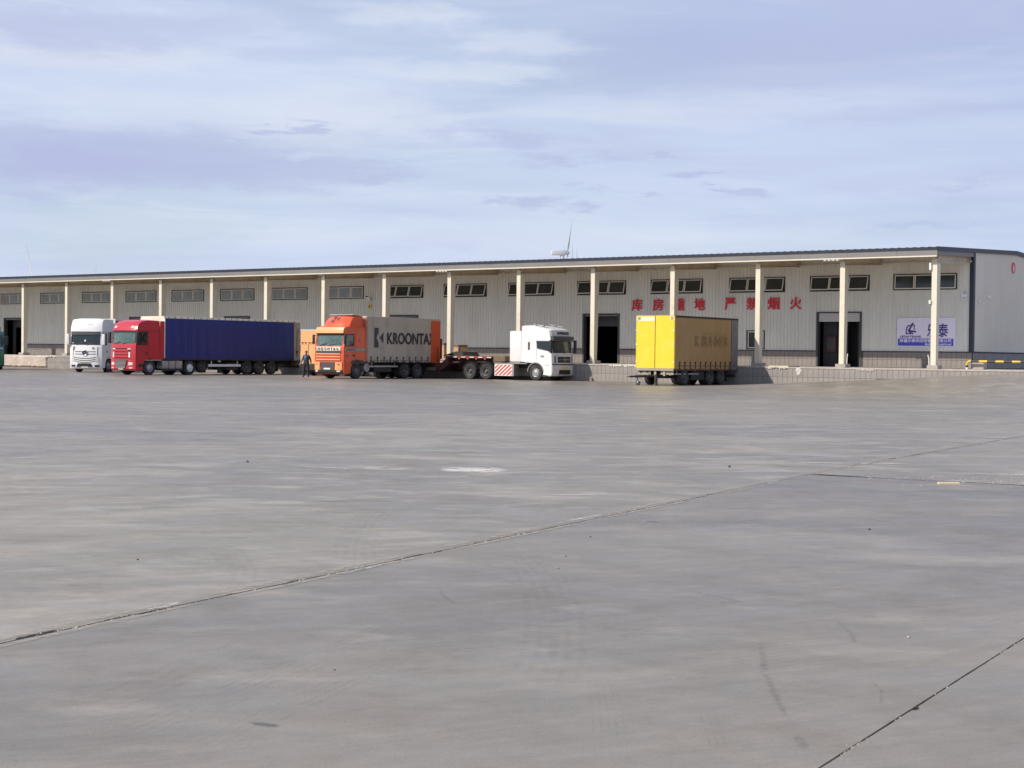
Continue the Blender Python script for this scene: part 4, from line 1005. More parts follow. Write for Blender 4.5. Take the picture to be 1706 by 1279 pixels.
for s in (-1, 1):
    for k in range(3): bx('fuel_tank', 'alu', t1, *sorted((s*1.18, s*.62)), 2.55+k*.62, 3.13+k*.62, .42, .98, bev=.06, smooth=40)
    bx('fuel_tank_tray', 'grime', t1, *sorted((s*1.2, s*.6)), 2.5, 4.4, .30, .42)
boxbody(t1, 2.70, 15.9, 1.02, 4.0, side='blue', front='rail', rearpillar='beigepanel', folds=.02)
for s in (-1, 1):
    y = 3.0
    while y < 15.5: bx('rail_roller', 'grime', t1, *sorted((s*1.258, s*1.262)), y, y+.08, 3.89, 3.97); y += .58
    bx('latch_bar', 'grime', t1, *sorted((s*1.257, s*1.275)), 15.52, 15.58, 1.5, 3.3)
    bm = bmesh.new(); prism(bm, [(15.40, 1.75), (15.70, 1.75), (15.60, 1.55), (15.57, 1.3), (15.53, 1.3), (15.50, 1.55)], *sorted((s*1.257, s*1.27)), 'x'); done('latch_plate', bm, 'grime', t1)
chassis(t1, 5.5, 15.8, .72, 1.02)
for yy in (10.5, 11.73, 12.98): axle(t1, yy, rim='rimd', dual=False)
for s in (-1, 1): bx('wing_strip', 'black', t1, *sorted((s*1.24, s*.7)), 9.9, 13.7, 1.0-.02, 1.02-.002)
underrun(t1, 2.5, 6.75, 9.85, .66, 'white_metal', .17)
for s in (-1, 1): wheel(t1, s*.8, 6.4, s, .48, .3, 'rimd').location.z = .62
bm = bmesh.new()
for s in (-1, 1): prism(bm, [(8.0, .12), (8.3, .12), (8.25, 1.0), (8.05, 1.0)], s*.8-.06, s*.8+.06, 'x')
done('landing_leg', bm, 'grime', t1)
bx('pallet_box', 'grime', t1, .35, 1.1, 8.6, 9.7, .32, .85); bx('pallet_box', 'grime', t1, -1.1, -.35, 8.6, 9.7, .32, .85); mudflap(t1, 13.6)
bx('rear_bumper', 'grime', t1, -1.2, 1.2, 15.7, 15.82, .5, .66)
bx('marker_lamp', 'lamp', t1, 1.252, 1.27, 7.6, 7.85, .92, .99)

# --- orange rigid truck with grey curtain body
XK = -33.75
t2 = thing('box_truck', 'orange lorry with grey curtain body and large dark lettering on its side', 'truck', (XK-1.25, -12.75, 0), 0, 'trucks parked along the dock')
cb2 = Cab(t2, [(.10, .30), (.0, .40), (0, .98), (.02, 1.98), (.05, 2.06), (.22, 2.84), (.14, 2.86), (.20, 3.16), (.32, 3.32), (.6, 3.36)], 2.2, 1.05, 1.42, mt='orange', bulge=.14, zr=.03)
cb2.patch('windscreen', 'glassg', -1.10, 1.10, 2.10, 2.74, off=.012)
cb2.patch('sun_visor', 'peach', -1.18, 1.18, 2.90, 3.28, off=.10, th=.12)
cb2.patch('windscreen_header', 'black', -1.16, 1.16, 2.745, 2.86, off=.03)
wipers(cb2, 2.12)
cb2.patch('name_board', 'rail', -1.10, 1.02, 1.78, 2.03, off=.03, nx=12)
cb2.patch('dark_strip', 'dgrey', -1.08, 1.08, 1.64, 1.765, off=.025)
for z in (1.12, 1.30, 1.48): cb2.patch('grille_recess', 'red', -1.0, 1.0, z-.005, z+.06, off=.008); cb2.patch('grille_slat', 'peach', -1.02, 1.02, z+.062, z+.135, off=.04)
cb2.patch('lower_grille', 'dgrey', -.62, .62, .56, 1.05, off=.035, taper=-.12)
cb2.patch('bumper_sill', 'black', -1.2, 1.2, .34, .56, off=.03)
for s in (-1, 1):
    cb2.patch('bumper_corner', 'peach', *sorted((s*.66, s*1.16)), .56, 1.06, off=.045, nx=4)
    cb2.patch('headlight', 'lamp', *sorted((s*.80, s*1.05)), .44, .54, off=.06, nx=3); cb2.patch('indicator', 'red', *sorted((s*.86, s*1.0)), .88, .95, off=.06, nx=2)
cb2.patch('number_plate', 'plate', -.27, .27, .585, .69, off=.06, nx=2, nz=1)
text('lettering', 'K R O O N T A X', 'darkink', t2, 1, (-1.02, cb2.fy(0, 1.9)-.052, 1.82), width=1.94, height=.17, depth=.006, thick=.007)
# roof wind deflector
bm = bmesh.new(); prof = [(.50, 3.33), (.62, 3.52), (.85, 3.80), (1.15, 3.98), (1.45, 4.04), (2.15, 4.08), (2.15, 3.33)]
for (xa, xb, k) in ((0, 0, 0),):
    cols = []
    for j in range(9):
        t = -1+j/4; col = []
        for (y, z) in prof: col.append(bm.verts.new((t*1.13*(1-.10*(z-3.33)/.7), y+.30*abs(t)**3*max(0, 1-(y-.5)/1.2), z-.06*abs(t)**4*(z > 3.4))))
        cols.append(col)
    for a, b in zip(cols, cols[1:]):
        for i in range(len(prof)): bm.faces.new((a[i], a[(i+1) % len(prof)], b[(i+1) % len(prof)], b[i]))
    bm.faces.new(cols[0]); bm.faces.new(cols[-1][::-1])
done('roof_deflector', bm, 'orange', t2, smooth=35)
bm = bmesh.new()
def on_defl(x, t):  # t 0..1 up the face
    a, b = Vector((0, .66, 3.545)), Vector((0, 1.13, 3.955)); p = a.lerp(b, t); return (x, p.y-.05+.02, p.z+.03+.06*math.sin(PI*t))
for pts in ([(-.35, .05), (-.35, .95), (-.15, .95), (-.15, .6), (-.05, .5), (-.15, .4), (-.15, .05)], [(.0, .5), (.2, .8), (.2, .2)]):
    bm.faces.new([bm.verts.new(on_defl(x, t)) for x, t in pts])
done('roof_logo', bm, 'purpleink', t2)
bx('roof_spoiler_edge', 'white_metal', t2, -1.0, 1.0, 1.25, 2.1, 4.085, 4.11)
for s in (-1, 1):
    x = s*1.24
    side_poly(t2, 'window_frame', 'black', x, [(.26, 2.08), (1.12, 2.08), (1.12, 2.86), (.40, 2.86), (.26, 2.5)], .006); side_poly(t2, 'side_window', 'glass', x, [(.34, 2.12), (.8, 2.12), (1.0, 2.28), (1.04, 2.80), (.46, 2.80), (.34, 2.5)])
    side_poly(t2, 'grey_band', 'slat', x, [(.26, 1.78), (2.18, 1.78), (2.18, 1.96), (.26, 1.96)], .006)
    side_poly(t2, 'door_handle', 'black', x, [(1.0, 1.44), (1.2, 1.44), (1.2, 1.53), (1.0, 1.53)], .03); side_poly(t2, 'indicator', 'black', x, [(.36, 1.44), (.52, 1.44), (.52, 1.5), (.36, 1.5)], .02)
    for yy in (.22, 1.22): side_poly(t2, 'door_gap', 'black', x, [(yy, 1.0), (yy+.014, 1.0), (yy+.014, 2.95), (yy, 2.95)], .003)
    side_poly(t2, 'emblem', 'red', x, [(1.58, 2.42), (1.74, 2.38), (1.76, 2.5), (1.62, 2.56)], .008)
    bx('side_deflector', 'orange', t2, *sorted((s*1.245, s*1.20)), 2.21, 2.30, 1.1, 3.9)
    mirror(t2, s*1.28, .16, 2.5, h=.6, w_=.13)
text('lettering', 'KROONTAX', 'darkink', t2, 1, (1.2475, .42, 1.81), xdir=(0, 1, 0), width=.85, height=.11, depth=.004, bold=.02)
chassis(t2, .9, 9.6)
axle(t2, 1.42, rim='rimd', style='dome'); axle(t2, 6.22, rim='rimd', dual=True); axle(t2, 7.52, rim='rimd'); fender(t2, 6.22, .57); fender(t2, 7.52, .57)
bm = bmesh.new(); box(bm, -1.22, 1.22, .25, .78, .26, .42); done('underbody', bm, 'grime', t2)
bm = bmesh.new(); prism(bm, [(.75, 1.0), (.86, 1.0)]+[(1.42+.64*math.cos(a), .5+.64*math.sin(a)) for a in (PI*.75, PI*.5, PI*.25)]+[(2.2, .98), (2.2, 1.08), (1.9, 1.2), (1.42, 1.24), (.95, 1.18)], 1.20, 1.255, 'x'); done('wheel_arch_trim', bm, 'dgrey', t2)
boxbody(t2, 2.34, 9.85, 1.02, 4.02, W_=2.55, side='greytarp', front='greytarp', rearpillar='orange', rail='greytarp', roof='rail', folds=.012, rp=1.02)
straps(t2, 1.285, 2.7, 8.5, 1.02, 1.38, 10); straps(t2, -1.285, 2.7, 8.5, 1.02, 1.38, 10)
underrun(t2, 2.5, 2.6, 5.5, .80, 'alu', .10)
for s in (-1, 1):
    bm = bmesh.new(); tube(bm, (s*1.05, 2.25, .72), (s*1.05, 2.75, .72), .27, 16) if False else tube(bm, (s*.7, 2.5, .72), (s*1.12, 2.5, .72), .27, 18); done('air_tank', bm, 'rim', t2, smooth=40)
    bx('fuel_tank', 'grime', t2, *sorted((s*1.15, s*.6)), 3.2, 4.9, .42, .92, bev=.05)
    side_poly(t2, 'logo', 'purpleink', s*1.296, [(p if s > 0 else p) for p in [(3.02, 2.02), (3.02, 3.30), (3.42, 3.30), (3.42, 2.98), (3.20, 2.66), (3.42, 2.36), (3.42, 2.02)]], .006)
    side_poly(t2, 'logo', 'purpleink', s*1.296, [(3.52, 2.66), (3.90, 3.02), (3.90, 2.32)], .006)
ltr = text('lettering', 'KROONTAX', 'darkink', t2, 1, (1.300, 4.30, 2.28), xdir=(0, 1, 0), width=4.95, height=.72, depth=.006, thick=.032)
for v_ in ltr.data.vertices: v_.co.y = min(v_.co.y, 8.815)
ltr = text('lettering', 'KROONTAX', 'darkink', t2, 1, (-1.300, 9.25, 2.28), xdir=(0, -1, 0), width=4.95, height=.72, depth=.006, thick=.032)
bx('rear_flap', 'black', t2, .3, 1.30, 9.9, 10.05, 1.3, 2.7, bev=.04)
mudflap(t2, 8.2); bx('rear_bumper', 'grime', t2, -1.2, 1.2, 9.6, 9.72, .5, .66)

# --- white wide-cab truck facing the camera
A3 = R(27)
cx3, cy3 = -59.9, -11.9
t3 = thing('box_truck', 'white high-cab truck turned towards the yard with a round star badge on its grille', 'truck', (cx3, cy3, 0), A3, 'trucks parked along the dock')
cb3 = Cab(t3, [(.08, .26), (0, .36), (0, 1.0), (.02, 1.9), (.05, 1.98), (.16, 2.98), (.10, 3.0), (.14, 3.3), (.30, 3.72), (.55, 3.92), (1.0, 3.98)], 2.35, 1.05, 1.42, mt='white', bulge=.19)
cb3.patch('windscreen', 'glass', -1.13, 1.10, 2.02, 2.80, off=.012)
cb3.patch('sun_visor', 'dgrey', -1.13, 1.10, 2.76, 2.98, off=.10, th=.09)
wipers(cb3, 2.04)
for (z, hw, cv) in ((1.50, .80, 0), (1.33, .82, -.02), (1.10, .86, -.10), (.96, .82, -.12), (.82, .80, -.12)):
    cb3.patch('grille_slat', 'dgrey', -hw, hw, z, z+.045, off=.014, curve=cv, nx=14, nz=1)
for s in (-1, 1):
    cb3.patch('headlight', 'lamp', *sorted((s*.80, s*1.08)), .78, 1.18, off=.016, nx=3, taper=.25); cb3.patch('air_intake', 'black', *sorted((s*.74, s*1.08)), .40, .55, off=.016, nx=3)
    cb3.patch('grille_edge', 'dgrey', *sorted((s*.93, s*.97)), 1.2, 1.86, off=.014, nx=1)
cb3.patch('lower_intake', 'black', -.66, .62, .40, .66, off=.03, taper=.22)
cb3.patch('number_plate', 'plate', -.27, .27, .33, .43, off=.045, nx=2, nz=1)
bm = bmesh.new(); yb_ = cb3.fy(0, 1.42)-.03
for k in range(24):
    a, b = 2*PI*k/24, 2*PI*(k+1)/24; tube(bm, (.19*math.cos(a), yb_-.02, 1.44+.19*math.sin(a)), (.19*math.cos(b), yb_-.02, 1.44+.19*math.sin(b)), .022, 6)
done('badge_ring', bm, 'chrome', t3)
bm = bmesh.new(); tube(bm, (0, yb_+.02, 1.44), (0, yb_-.01, 1.44), .19, 24); done('badge_disc', bm, 'black', t3)
bm = bmesh.new()
for k in range(3):
    a = PI/2+2*PI*k/3; tube(bm, (0, yb_-.02, 1.44), (.18*math.cos(a), yb_-.02, 1.44+.18*math.sin(a)), .04, 4, .008)
done('badge_star', bm, 'chrome', t3)
bm = bmesh.new(); tube(bm, (.62, cb3.fy(.62, 1.78)-.02, 1.78), (.62, cb3.fy(.62, 1.78)+.01, 1.78), .09, 16); done('sticker', bm, 'slat', t3)
bx('hatch_outline', 'slat', t3, -.95, -.72, cb3.fy(-.95, 1.75)-.035, cb3.fy(-.95, 1.75)-.01, 1.62, 1.9)
bx('dashboard_flag', 'white_metal', t3, -1.02, -.84, cb3.fy(-1.0, 2.2)-.03, cb3.fy(-1.0, 2.2)-.015, 2.12, 2.20); bx('windscreen_badge', 'white_metal', t3, -.07, .05, cb3.fy(0, 2.3)-.03, cb3.fy(0, 2.3)-.015, 2.26, 2.40)
cb3.patch('roof_hatch_line', 'slat', .1, .5, 3.50, 3.53, off=.02, nx=4, nz=1)
for s in (-1, 1):
    x = s*1.24
    side_poly(t3, 'window_frame', 'black', x, [(.24, 2.0), (1.1, 2.0), (1.1, 2.86), (.3, 2.86)], .006); side_poly(t3, 'side_window', 'glass', x, [(.3, 2.05), (1.04, 2.05), (1.04, 2.8), (.36, 2.8)])
    side_poly(t3, 'door_handle', 'black', x, [(1.0, 1.5), (1.15, 1.5), (1.15, 1.57), (1.0, 1.57)], .03)
    side_poly(t3, 'body_crease', 'black', x, [(.25, 2.95), (2.3, 2.95), (2.3, 2.97), (.25, 2.97)], .004)
    mirror(t3, s*1.27, .12, 2.42, mt='white', h=.8, w_=.24)
chassis(t3, 1, 9.6); axle(t3, 1.42, rim='rim', style='dome'); axle(t3, 6.3, rim='rimd', dual=True)
bm = bmesh.new(); box(bm, -1.2, 1.2, .22, .75, .24, .40); box(bm, -.5, .5, 1.0, 1.6, .22, .7); done('underbody', bm, 'grime', t3)
boxbody(t3, 2.55, 9.9, 1.05, 3.99, side='slate', front='white', rail='rail', roof='rail', folds=.01)
for s in (-1, 1): curtain(t3, 'rear_curtain', 'rail', s*1.275, 6.6, 9.88, 1.2, 3.98, .01)
underrun(t3, 2.5, 2.8, 5.6, .7)

# --- white tractor parked sideways with a low flatbed trailer
t4 = thing('flatbed_truck', 'white sleeper tractor seen from its side with a low brown flatbed trailer', 'truck', (-24.05, -2.1, 0), PI/2, 'trucks parked along the dock')
# the side towards the yard is local -x ... local y runs back along the truck
cb4 = Cab(t4, [(.10, .30), (0, .40), (0, 1.05), (.03, 1.72), (.08, 1.78), (.20, 2.62), (.14, 2.66), (.30, 3.30), (.62, 3.40), (1.35, 3.52), (1.7, 3.62)], 2.55, 1.22, 1.40, mt='white', bulge=.14, zr=.08)
cb4.patch('windscreen', 'glass', -1.08, 1.08, 1.80, 2.58, off=.012)
cb4.patch('sun_visor', 'dgrey', -1.18, 1.18, 2.60, 2.88, off=.20, th=.18)
cb4.patch('roof_header', 'whitegrey', -1.12, 1.12, 2.92, 3.26, off=.03)
text('lettering', '东风商用车', 'darkink', t4, 1, (-.55, cb4.fy(0, 3.1)-.055, 2.98), width=1.35, height=.2, depth=.01, thick=.01)
wipers(cb4, 1.82)
cb4.patch('front_panel', 'whitegrey', -1.10, 1.10, 1.10, 1.74, off=.02)
cb4.patch('grille', 'black', -.72, .72, 1.18, 1.56, off=.035)
cb4.patch('grille_bar', 'chrome', -.62, .62, 1.35, 1.375, off=.05, nz=1)
bm = bmesh.new(); yb_ = cb4.fy(0, 1.36)-.06
for k in range(20):
    a, b = 2*PI*k/20, 2*PI*(k+1)/20; tube(bm, (.12*math.cos(a), yb_, 1.36+.12*math.sin(a)), (.12*math.cos(b), yb_, 1.36+.12*math.sin(b)), .016, 5)
tube(bm, (-.1, yb_, 1.33), (.1, yb_, 1.40), .02, 5); done('badge', bm, 'chrome', t4)
cb4.patch('bumper_gap', 'black', -1.22, 1.22, 1.02, 1.08, off=.03, nz=1)
cb4.patch('bumper', 'whitegrey', -1.22, 1.22, .34, 1.01, off=.05)
cb4.patch('lower_intake', 'black', -.62, .62, .42, .70, off=.07)
cb4.patch('number_plate', 'drum', -.3, .3, .78, .92, off=.07, nx=2, nz=1)
for s in (-1, 1):
    cb4.patch('headlight', 'lamp', *sorted((s*.86, s*1.10)), .66, .88, off=.07, nx=3); cb4.patch('air_slot', 'black', *sorted((s*.92, s*1.02)), 1.15, 1.6, off=.03, nx=2)
    x = s*1.24
    side_poly(t4, 'window_frame', 'dgrey', x, [(.22, 1.86), (.60, 1.95), (1.30, 2.08), (1.36, 2.58), (.28, 2.58)], .006)
    side_poly(t4, 'side_window', 'glass', x, [(.28, 1.92), (.62, 2.0), (1.26, 2.12), (1.30, 2.53), (.34, 2.53)])
    side_poly(t4, 'rear_slot', 'dgrey', x, [(1.90, 2.0), (2.02, 2.0), (2.02, 2.5), (1.90, 2.5)], .01)
    side_poly(t4, 'door_handle', 'slat', x, [(.78, 1.55), (1.02, 1.55), (1.02, 1.63), (.78, 1.63)], .03)
    for yy in (.20, 1.36): side_poly(t4, 'door_gap', 'slat', x, [(yy, 1.25), (yy+.014, 1.25), (yy+.014, 2.66), (yy, 2.66)], .003)
    side_poly(t4, 'step', 'grime', x, [(.30, .55), (.66, .55), (.66, 1.0), (.30, 1.0)], .01)
    mirror(t4, s*1.30, .12, 2.22, h=.85, w_=.2)
    bm = bmesh.new(); pts = [(1.40+.66*math.cos(a), .53+.66*math.sin(a)) for a in [PI*(.02+.96*k/12) for k in range(13)]]+[(1.40+.60*math.cos(a), .53+.60*math.sin(a)) for a in [PI*(.98-.96*k/12) for k in range(13)]]
    prism(bm, pts, *sorted((s*1.26, s*.8)), 'x'); done('mudguard', bm, 'slat', t4)
    bx('running_board', 'slat', t4, *sorted((s*1.26, s*.7)), 2.1, 3.55, 1.06, 1.14)
bx('cab_bumper_return', 'white', t4, -1.26, -1.19, .12, .70, .36, .98, bev=.02); bx('cab_bumper_return', 'white', t4, 1.19, 1.26, .12, .70, .36, .98, bev=.02)
# rear module behind the sleeper
bm = bmesh.new(); box(bm, -1.21, 1.21, 2.57, 3.52, 1.20, 3.22, bev=.09); done('gas_tank_housing', bm, 'white', t4, smooth=40)
bm = bmesh.new(); tube(bm, (-.9, .75, 3.50), (-.9, 1.8, 3.66), .02, 6); tube(bm, (.9, .75, 3.50), (.9, 1.8, 3.66), .02, 6); tube(bm, (-.9, 1.2, 3.58), (.9, 1.2, 3.58), .02, 6)
box(bm, -.98, -.82, 1.62, 1.74, 3.6, 3.72); box(bm, -.98, -.82, .98, 1.10, 3.5, 3.62); done('roof_rack', bm, 'slat', t4)
axle(t4, 1.40, rim='rim', style='dome', r=.53); axle(t4, 5.45, rim='rimd', r=.53, dual=True); axle(t4, 6.80, rim='rimd', r=.53, dual=True)
chassis(t4, .9, 7.5, .78, 1.02)
bm = bmesh.new(); box(bm, -1.2, 1.2, .2, .9, .26, .42); done('underbody', bm, 'grime', t4)
# striped side boxes
for s in (-1, 1):
    bx('side_box', 'stripeW', t4, *sorted((s*1.23, s*.68)), 3.28, 4.72, .26, 1.03, bev=.01)
    bx('box_end', 'slat', t4, *sorted((s*1.24, s*.68)), 3.14, 3.275, .26, 1.05)
    for k in range(-4, 8):
        y0_ = 3.30+k*.31; wv_ = .15; z0_, z1_ = .30, .99; hgt_ = z1_-z0_; sl = .85
        # slanted stripe clipped to the box face
        pts = []
        P0 = [(y0_, z0_), (y0_+wv_, z0_), (y0_+wv_+sl, z1_), (y0_+sl, z1_)]
        def clip(P, ylim, keep):
            o_ = []
            for i_ in range(len(P)):
                a_, b_ = P[i_], P[(i_+1) % len(P)]; ia, ib = keep(a_[0]), keep(b_[0])
                if ia: o_.append(a_)
                if ia != ib:
                    t_ = (ylim-a_[0])/(b_[0]-a_[0]); o_.append((ylim, a_[1]+(b_[1]-a_[1])*t_))
            return o_
        P0 = clip(P0, 3.32, lambda q: q >= 3.32)
        if len(P0) > 2: P0 = clip(P0, 4.68, lambda q: q <= 4.68)
        if len(P0) > 2:
            # towards the yard the stripes rise to the front
            P0 = [(8.0-p[0], p[1]) for p in P0]
            side_poly(t4, 'stripe', 'stripeR', s*1.231, P0, .004)
bx('load_shelf', 'slat', t4, -1.2, 1.2, 3.2, 4.75, 1.05, 1.12)
fender(t4, 5.45, .60, rw=.53, mt='grime'); fender(t4, 6.80, .60, rw=.53, mt='grime')
# trailer: raised neck over the tractor axles, sloping down to the low bed
bx('neck_deck', 'brown', t4, -1.25, 1.25, 4.95, 8.80, 1.40, 1.53)
bx('neck_beam', 'brown', t4, -.6, .6, 4.6, 8.8, 1.16, 1.40)
bm = bmesh.new()
for s in (-1, 1): prism(bm, [(8.6, 1.52), (8.6, .95), (9.2, .55), (9.7, .55), (9.7, 1.02), (9.2, 1.05)], s*1.0-.25, s*1.0+.25, 'x')
done('neck_drop', bm, 'brown', t4)
bx('low_bed', 'brown', t4, -1.3, 1.3, 9.3, 17.5, .78, 1.02); bm = bmesh.new()
y = 9.5
while y < 17.4: box(bm, -1.24, 1.24, y, y+.19, 1.021, 1.06); y += .2
done('bed_planking', bm, 'woodbrown', t4)
for s in (-1, 1):
    for k in range(9):
        bx('reflector_strip', 'stripeW' if k % 2 == 0 else 'stripeR', t4, *sorted((s*1.252, s*1.258)), 5.0+k*.36, 5.34+k*.36, 1.43, 1.49)
        if k % 2: bx('lamp', 'lamp', t4, *sorted((s*1.252, s*1.262)), 5.1+k*.36, 5.2+k*.36, 1.33, 1.37)
bx('bulkhead_box', 'woodbrown', t4, -1.2, 1.2, 3.9, 4.85, 1.20, 1.56, bev=.01)
bm = bmesh.new(); prof = [(7.35, 1.54), (7.55, 1.80), (8.0, 1.84), (8.5, 1.72), (9.2, 1.54)]
prism(bm, prof, -1.15, .6, 'x'); done('rolled_tarpaulin', bm, 'grime', t4)
bm = bmesh.new(); tube(bm, (-1.2, 9.55, 1.02), (-1.2, 9.55, 2.1), .03, 6); tube(bm, (1.2, 9.55, 1.02), (1.2, 9.55, 2.1), .03, 6); done('stake_post', bm, 'brown', t4)
for yy in (14.2, 15.4, 16.6): axle(t4, yy, rim='rimd', r=.42)
bm = bmesh.new(); box(bm, -1.1, 1.1, 9.4, 13.4, .45, .78); done('bed_frame', bm, 'brown', t4)
bx('tool_box', 'slat', t4, -1.24, -.7, 9.7, 10.5, .52, .74); 

# --- yellow drawbar trailer
t5 = thing('drawbar_trailer', 'yellow drawbar box trailer with twin front panels and a dusty curtain side', 'trailer', (-12.05-1.25, -8.75, 0), 0)
bx('front_wall', 'grime', t5, -1.2, 1.2, .03, .08, 1.0, 3.98)
for a, b in ((-1.23, -.022), (.022, 1.23)):
    d = bx('front_panel', 'yellow', t5, a, b, 0, .045, .98, 3.99, bev=.008)
    bx('top_patch', 'rail', d, a+.02 if a < 0 else b-.26, (a+1.19) if a < 0 else b-.02, -.004, -.0005, 3.70 if a < 0 else 3.74, 3.93)
for a in (-1.14, 1.02): bx('top_plate', 'beigepanel', t5, a, a+.16, -.012, -.006, 3.76, 3.92)
for s in (-1, 1):
    bx('corner_post', 'yellow', t5, *sorted((s*1.235, s*1.272)), .0, .10, .98, 4.0, bev=.006)
    for z in (1.3, 2.3, 3.1, 3.7): bx('hinge', 'rail', t5, *sorted((s*1.18, s*1.275)), -.02, -.002, z, z+.07)
boxb = t5
bx('roof', 'mustard', t5, -1.23, 1.23, .02, 7.75, 3.985, 4.02)
bx('floor', 'brown', t5, -1.25, 1.25, .0, 7.75, .84, .975)
for s in (-1, 1):
    curtain(t5, 'curtain', 'mustard', s*1.25, .11, 6.88, .93, 3.90, .014); bx('top_rail', 'grime', t5, *sorted((s*1.22, s*1.265)), .1, 7.75, 3.90, 4.0)
    bx('rear_panel', 'steelpanel', t5, *sorted((s*1.20, s*1.262)), 6.93, 7.75, .9, 3.9); bx('pillar_gap', 'black', t5, *sorted((s*1.2, s*1.256)), 6.885, 6.925, .9, 3.9)
    bx('lower_band', 'brown', t5, *sorted((s*1.252, s*1.262)), .1, 6.9, .86, .93)
straps(t5, 1.262, .65, 6.75, .95, 1.32, 11); straps(t5, -1.262, .65, 6.75, .95, 1.32, 11)
bx('rear_door', 'steelpanel', t5, -1.195, 1.195, 7.68, 7.74, .98, 3.98)
text('ghost_lettering', 'K BUHNER', 'mustard2', t5, 1, (1.292, 2.45, 2.28), xdir=(0, 1, 0), width=4.0, height=.62, depth=.004)
side_poly(t5, 'dark_patch', 'mustard2', 1.268, [(3.2, 3.04), (6.4, 3.02), (6.4, 3.045), (3.2, 3.07)], .003)
chassis(t5, .3, 7.6, .62, .84)
for yy in (4.4, 5.75): axle(t5, yy, rim='rimd', r=.48, dual=True)
axle(t5, 1.35, rim='rimd', r=.48)
bm = bmesh.new()
for s in (-1, 1): box(bm, s*.75-.42, s*.75+.42, .12, .16, .62, .84)
done('front_bracket', bm, 'beigepanel', t5); bx('front_sill', 'beigepanel', t5, -1.24, 1.24, -.01, .10, .845, .975)
for x in (-.08, .52): bx('bracket_leg', 'beigepanel', t5, x, x+.14, .06, .12, .55, .84)
for (x, z) in ((-1.05, .74), (-.62, .76)): bx('coupling', 'black', t5, x, x+.13, .09, .115, z-.03, z+.05)
bx('number_board', 'beigepanel', t5, -.9, -.45, .09, .118, .60, .70)
bm = bmesh.new(); tube(bm, (-.35, 1.0, .56), (-.90, -.62, .50), .075, 8); tube(bm, (.35, 1.0, .56), (-.90, -.62, .50), .075, 8); tube(bm, (-.90, -.58, .50), (-1.05, -1.0, .49), .055, 8); done('drawbar', bm, 'grime', t5)
bm = bmesh.new()
for k in range(14):
    a, b = 2*PI*k/14, 2*PI*(k+1)/14; tube(bm, (-1.08+.08*math.cos(a), -1.08+.08*math.sin(a), .49), (-1.08+.08*math.cos(b), -1.08+.08*math.sin(b), .49), .025, 6)
done('towing_eye', bm, 'grime', t5)
bm = bmesh.new(); box(bm, .05, .19, -.12, .02, .0, .62); box(bm, -.02, .26, -.19, .09, 0, .03); done('support_leg', bm, 'grime', t5)
bm = bmesh.new(); tube(bm, (-.83, -.5, .03), (-.83, -.5, .48), .045, 8); tube(bm, (-.88, -.5, .14), (-.72, -.5, .14), .14, 14); box(bm, -1.2, -.5, -.54, -.47, .22, .28); done('jockey_wheel', bm, 'slat', t5)
underrun(t5, 2.5, .2, 3.0, .66, 'slat', .08)
bx('tool_box', 'black', t5, .5, 1.18, 2.2, 3.7, .3, .8, bev=.02); mudflap(t5, 6.4); bx('rear_bumper', 'grime', t5, -1.2, 1.2, 7.5, 7.6, .45, .6)

# --- pale orange box body standing behind the person
t6 = thing('box_trailer', 'pale orange box trailer front with dark hinges between blue trailer and orange lorry', 'trailer', (-44.62+1.25-.05, -5.1, 0), 0)
bx('body', 'orangebox', t6, -1.25, 1.25, 0, 3.9, .85, 3.20, bev=.02); bx('top_rim', 'white_metal', t6, -1.26, 1.26, -.02, 3.92, 3.205, 3.27)
bx('door_seam', 'orangebox', t6, -1.23, 1.23, -.012, -.002, 2.22, 2.26)
for x in (-1.14, -.84, -.48, -.2, .25, .6): bx('hinge', 'black', t6, x, x+.17, -.03, -.004, 2.30, 2.37)
for x in (-.5, .45): bx('latch_bar', 'slat', t6, x, x+.03, -.03, -.004, 1.0, 2.2)
chassis(t6, .1, 3.8, .6, .85); axle(t6, 1.2, rim='rimd', r=.45); axle(t6, 2.4, rim='rimd', r=.45); bx('bumper_beam', 'grime', t6, -1.2, 1.2, .02, .14, .4, .85)
bx('drip_skirt', 'grime', t6, -1.18, 1.18, .2, 3.6, .25, .62)

# --- dark green truck nose at the left edge
t7 = thing('green_truck', 'dark green truck at the far left beside the rough plastered dock face', 'truck', (-72.35, -11.3, 0), R(62), 'trucks parked along the dock')
cb7 = Cab(t7, [(.10, .30), (0, .42), (0, .95), (.03, 1.85), (.06, 1.95), (.26, 2.8), (.3, 2.86), (.5, 3.05), (.9, 3.12)], 2.2, 1.02, 1.42, mt='green', bulge=.30, zr=.1)
cb7.patch('windscreen', 'glass', -1.08, 1.08, 1.98, 2.74, off=.012); wipers(cb7, 2.0)
cb7.patch('grille', 'black', -.8, .8, 1.1, 1.6, off=.02); cb7.patch('stripe', 'white_metal', -1.1, 1.1, 1.66, 1.72, off=.015, nz=1); cb7.patch('stripe', 'bannerb', -1.1, 1.1, 1.74, 1.86, off=.015, nz=1)
for s in (-1, 1):
    side_poly(t7, 'side_window', 'glass', s*1.24, [(.34, 2.05), (1.1, 2.05), (1.1, 2.7), (.45, 2.7)]); cb7.patch('headlight', 'lamp', *sorted((s*.8, s*1.05)), .6, .8, off=.03, nx=3)
    mirror(t7, s*1.27, .1, 2.3)
cb7.patch('bumper', 'green', -1.2, 1.2, .36, .9, off=.05); cb7.patch('number_plate', 'plate', -.25, .25, .45, .55, off=.07, nx=2, nz=1)
chassis(t7, 1, 7); axle(t7, 1.42, rim='rim', style='dome'); axle(t7, 5.2, rim='rimd', dual=True); bx('underbody', 'grime', t7, -1.2, 1.2, .25, .8, .26, .45)
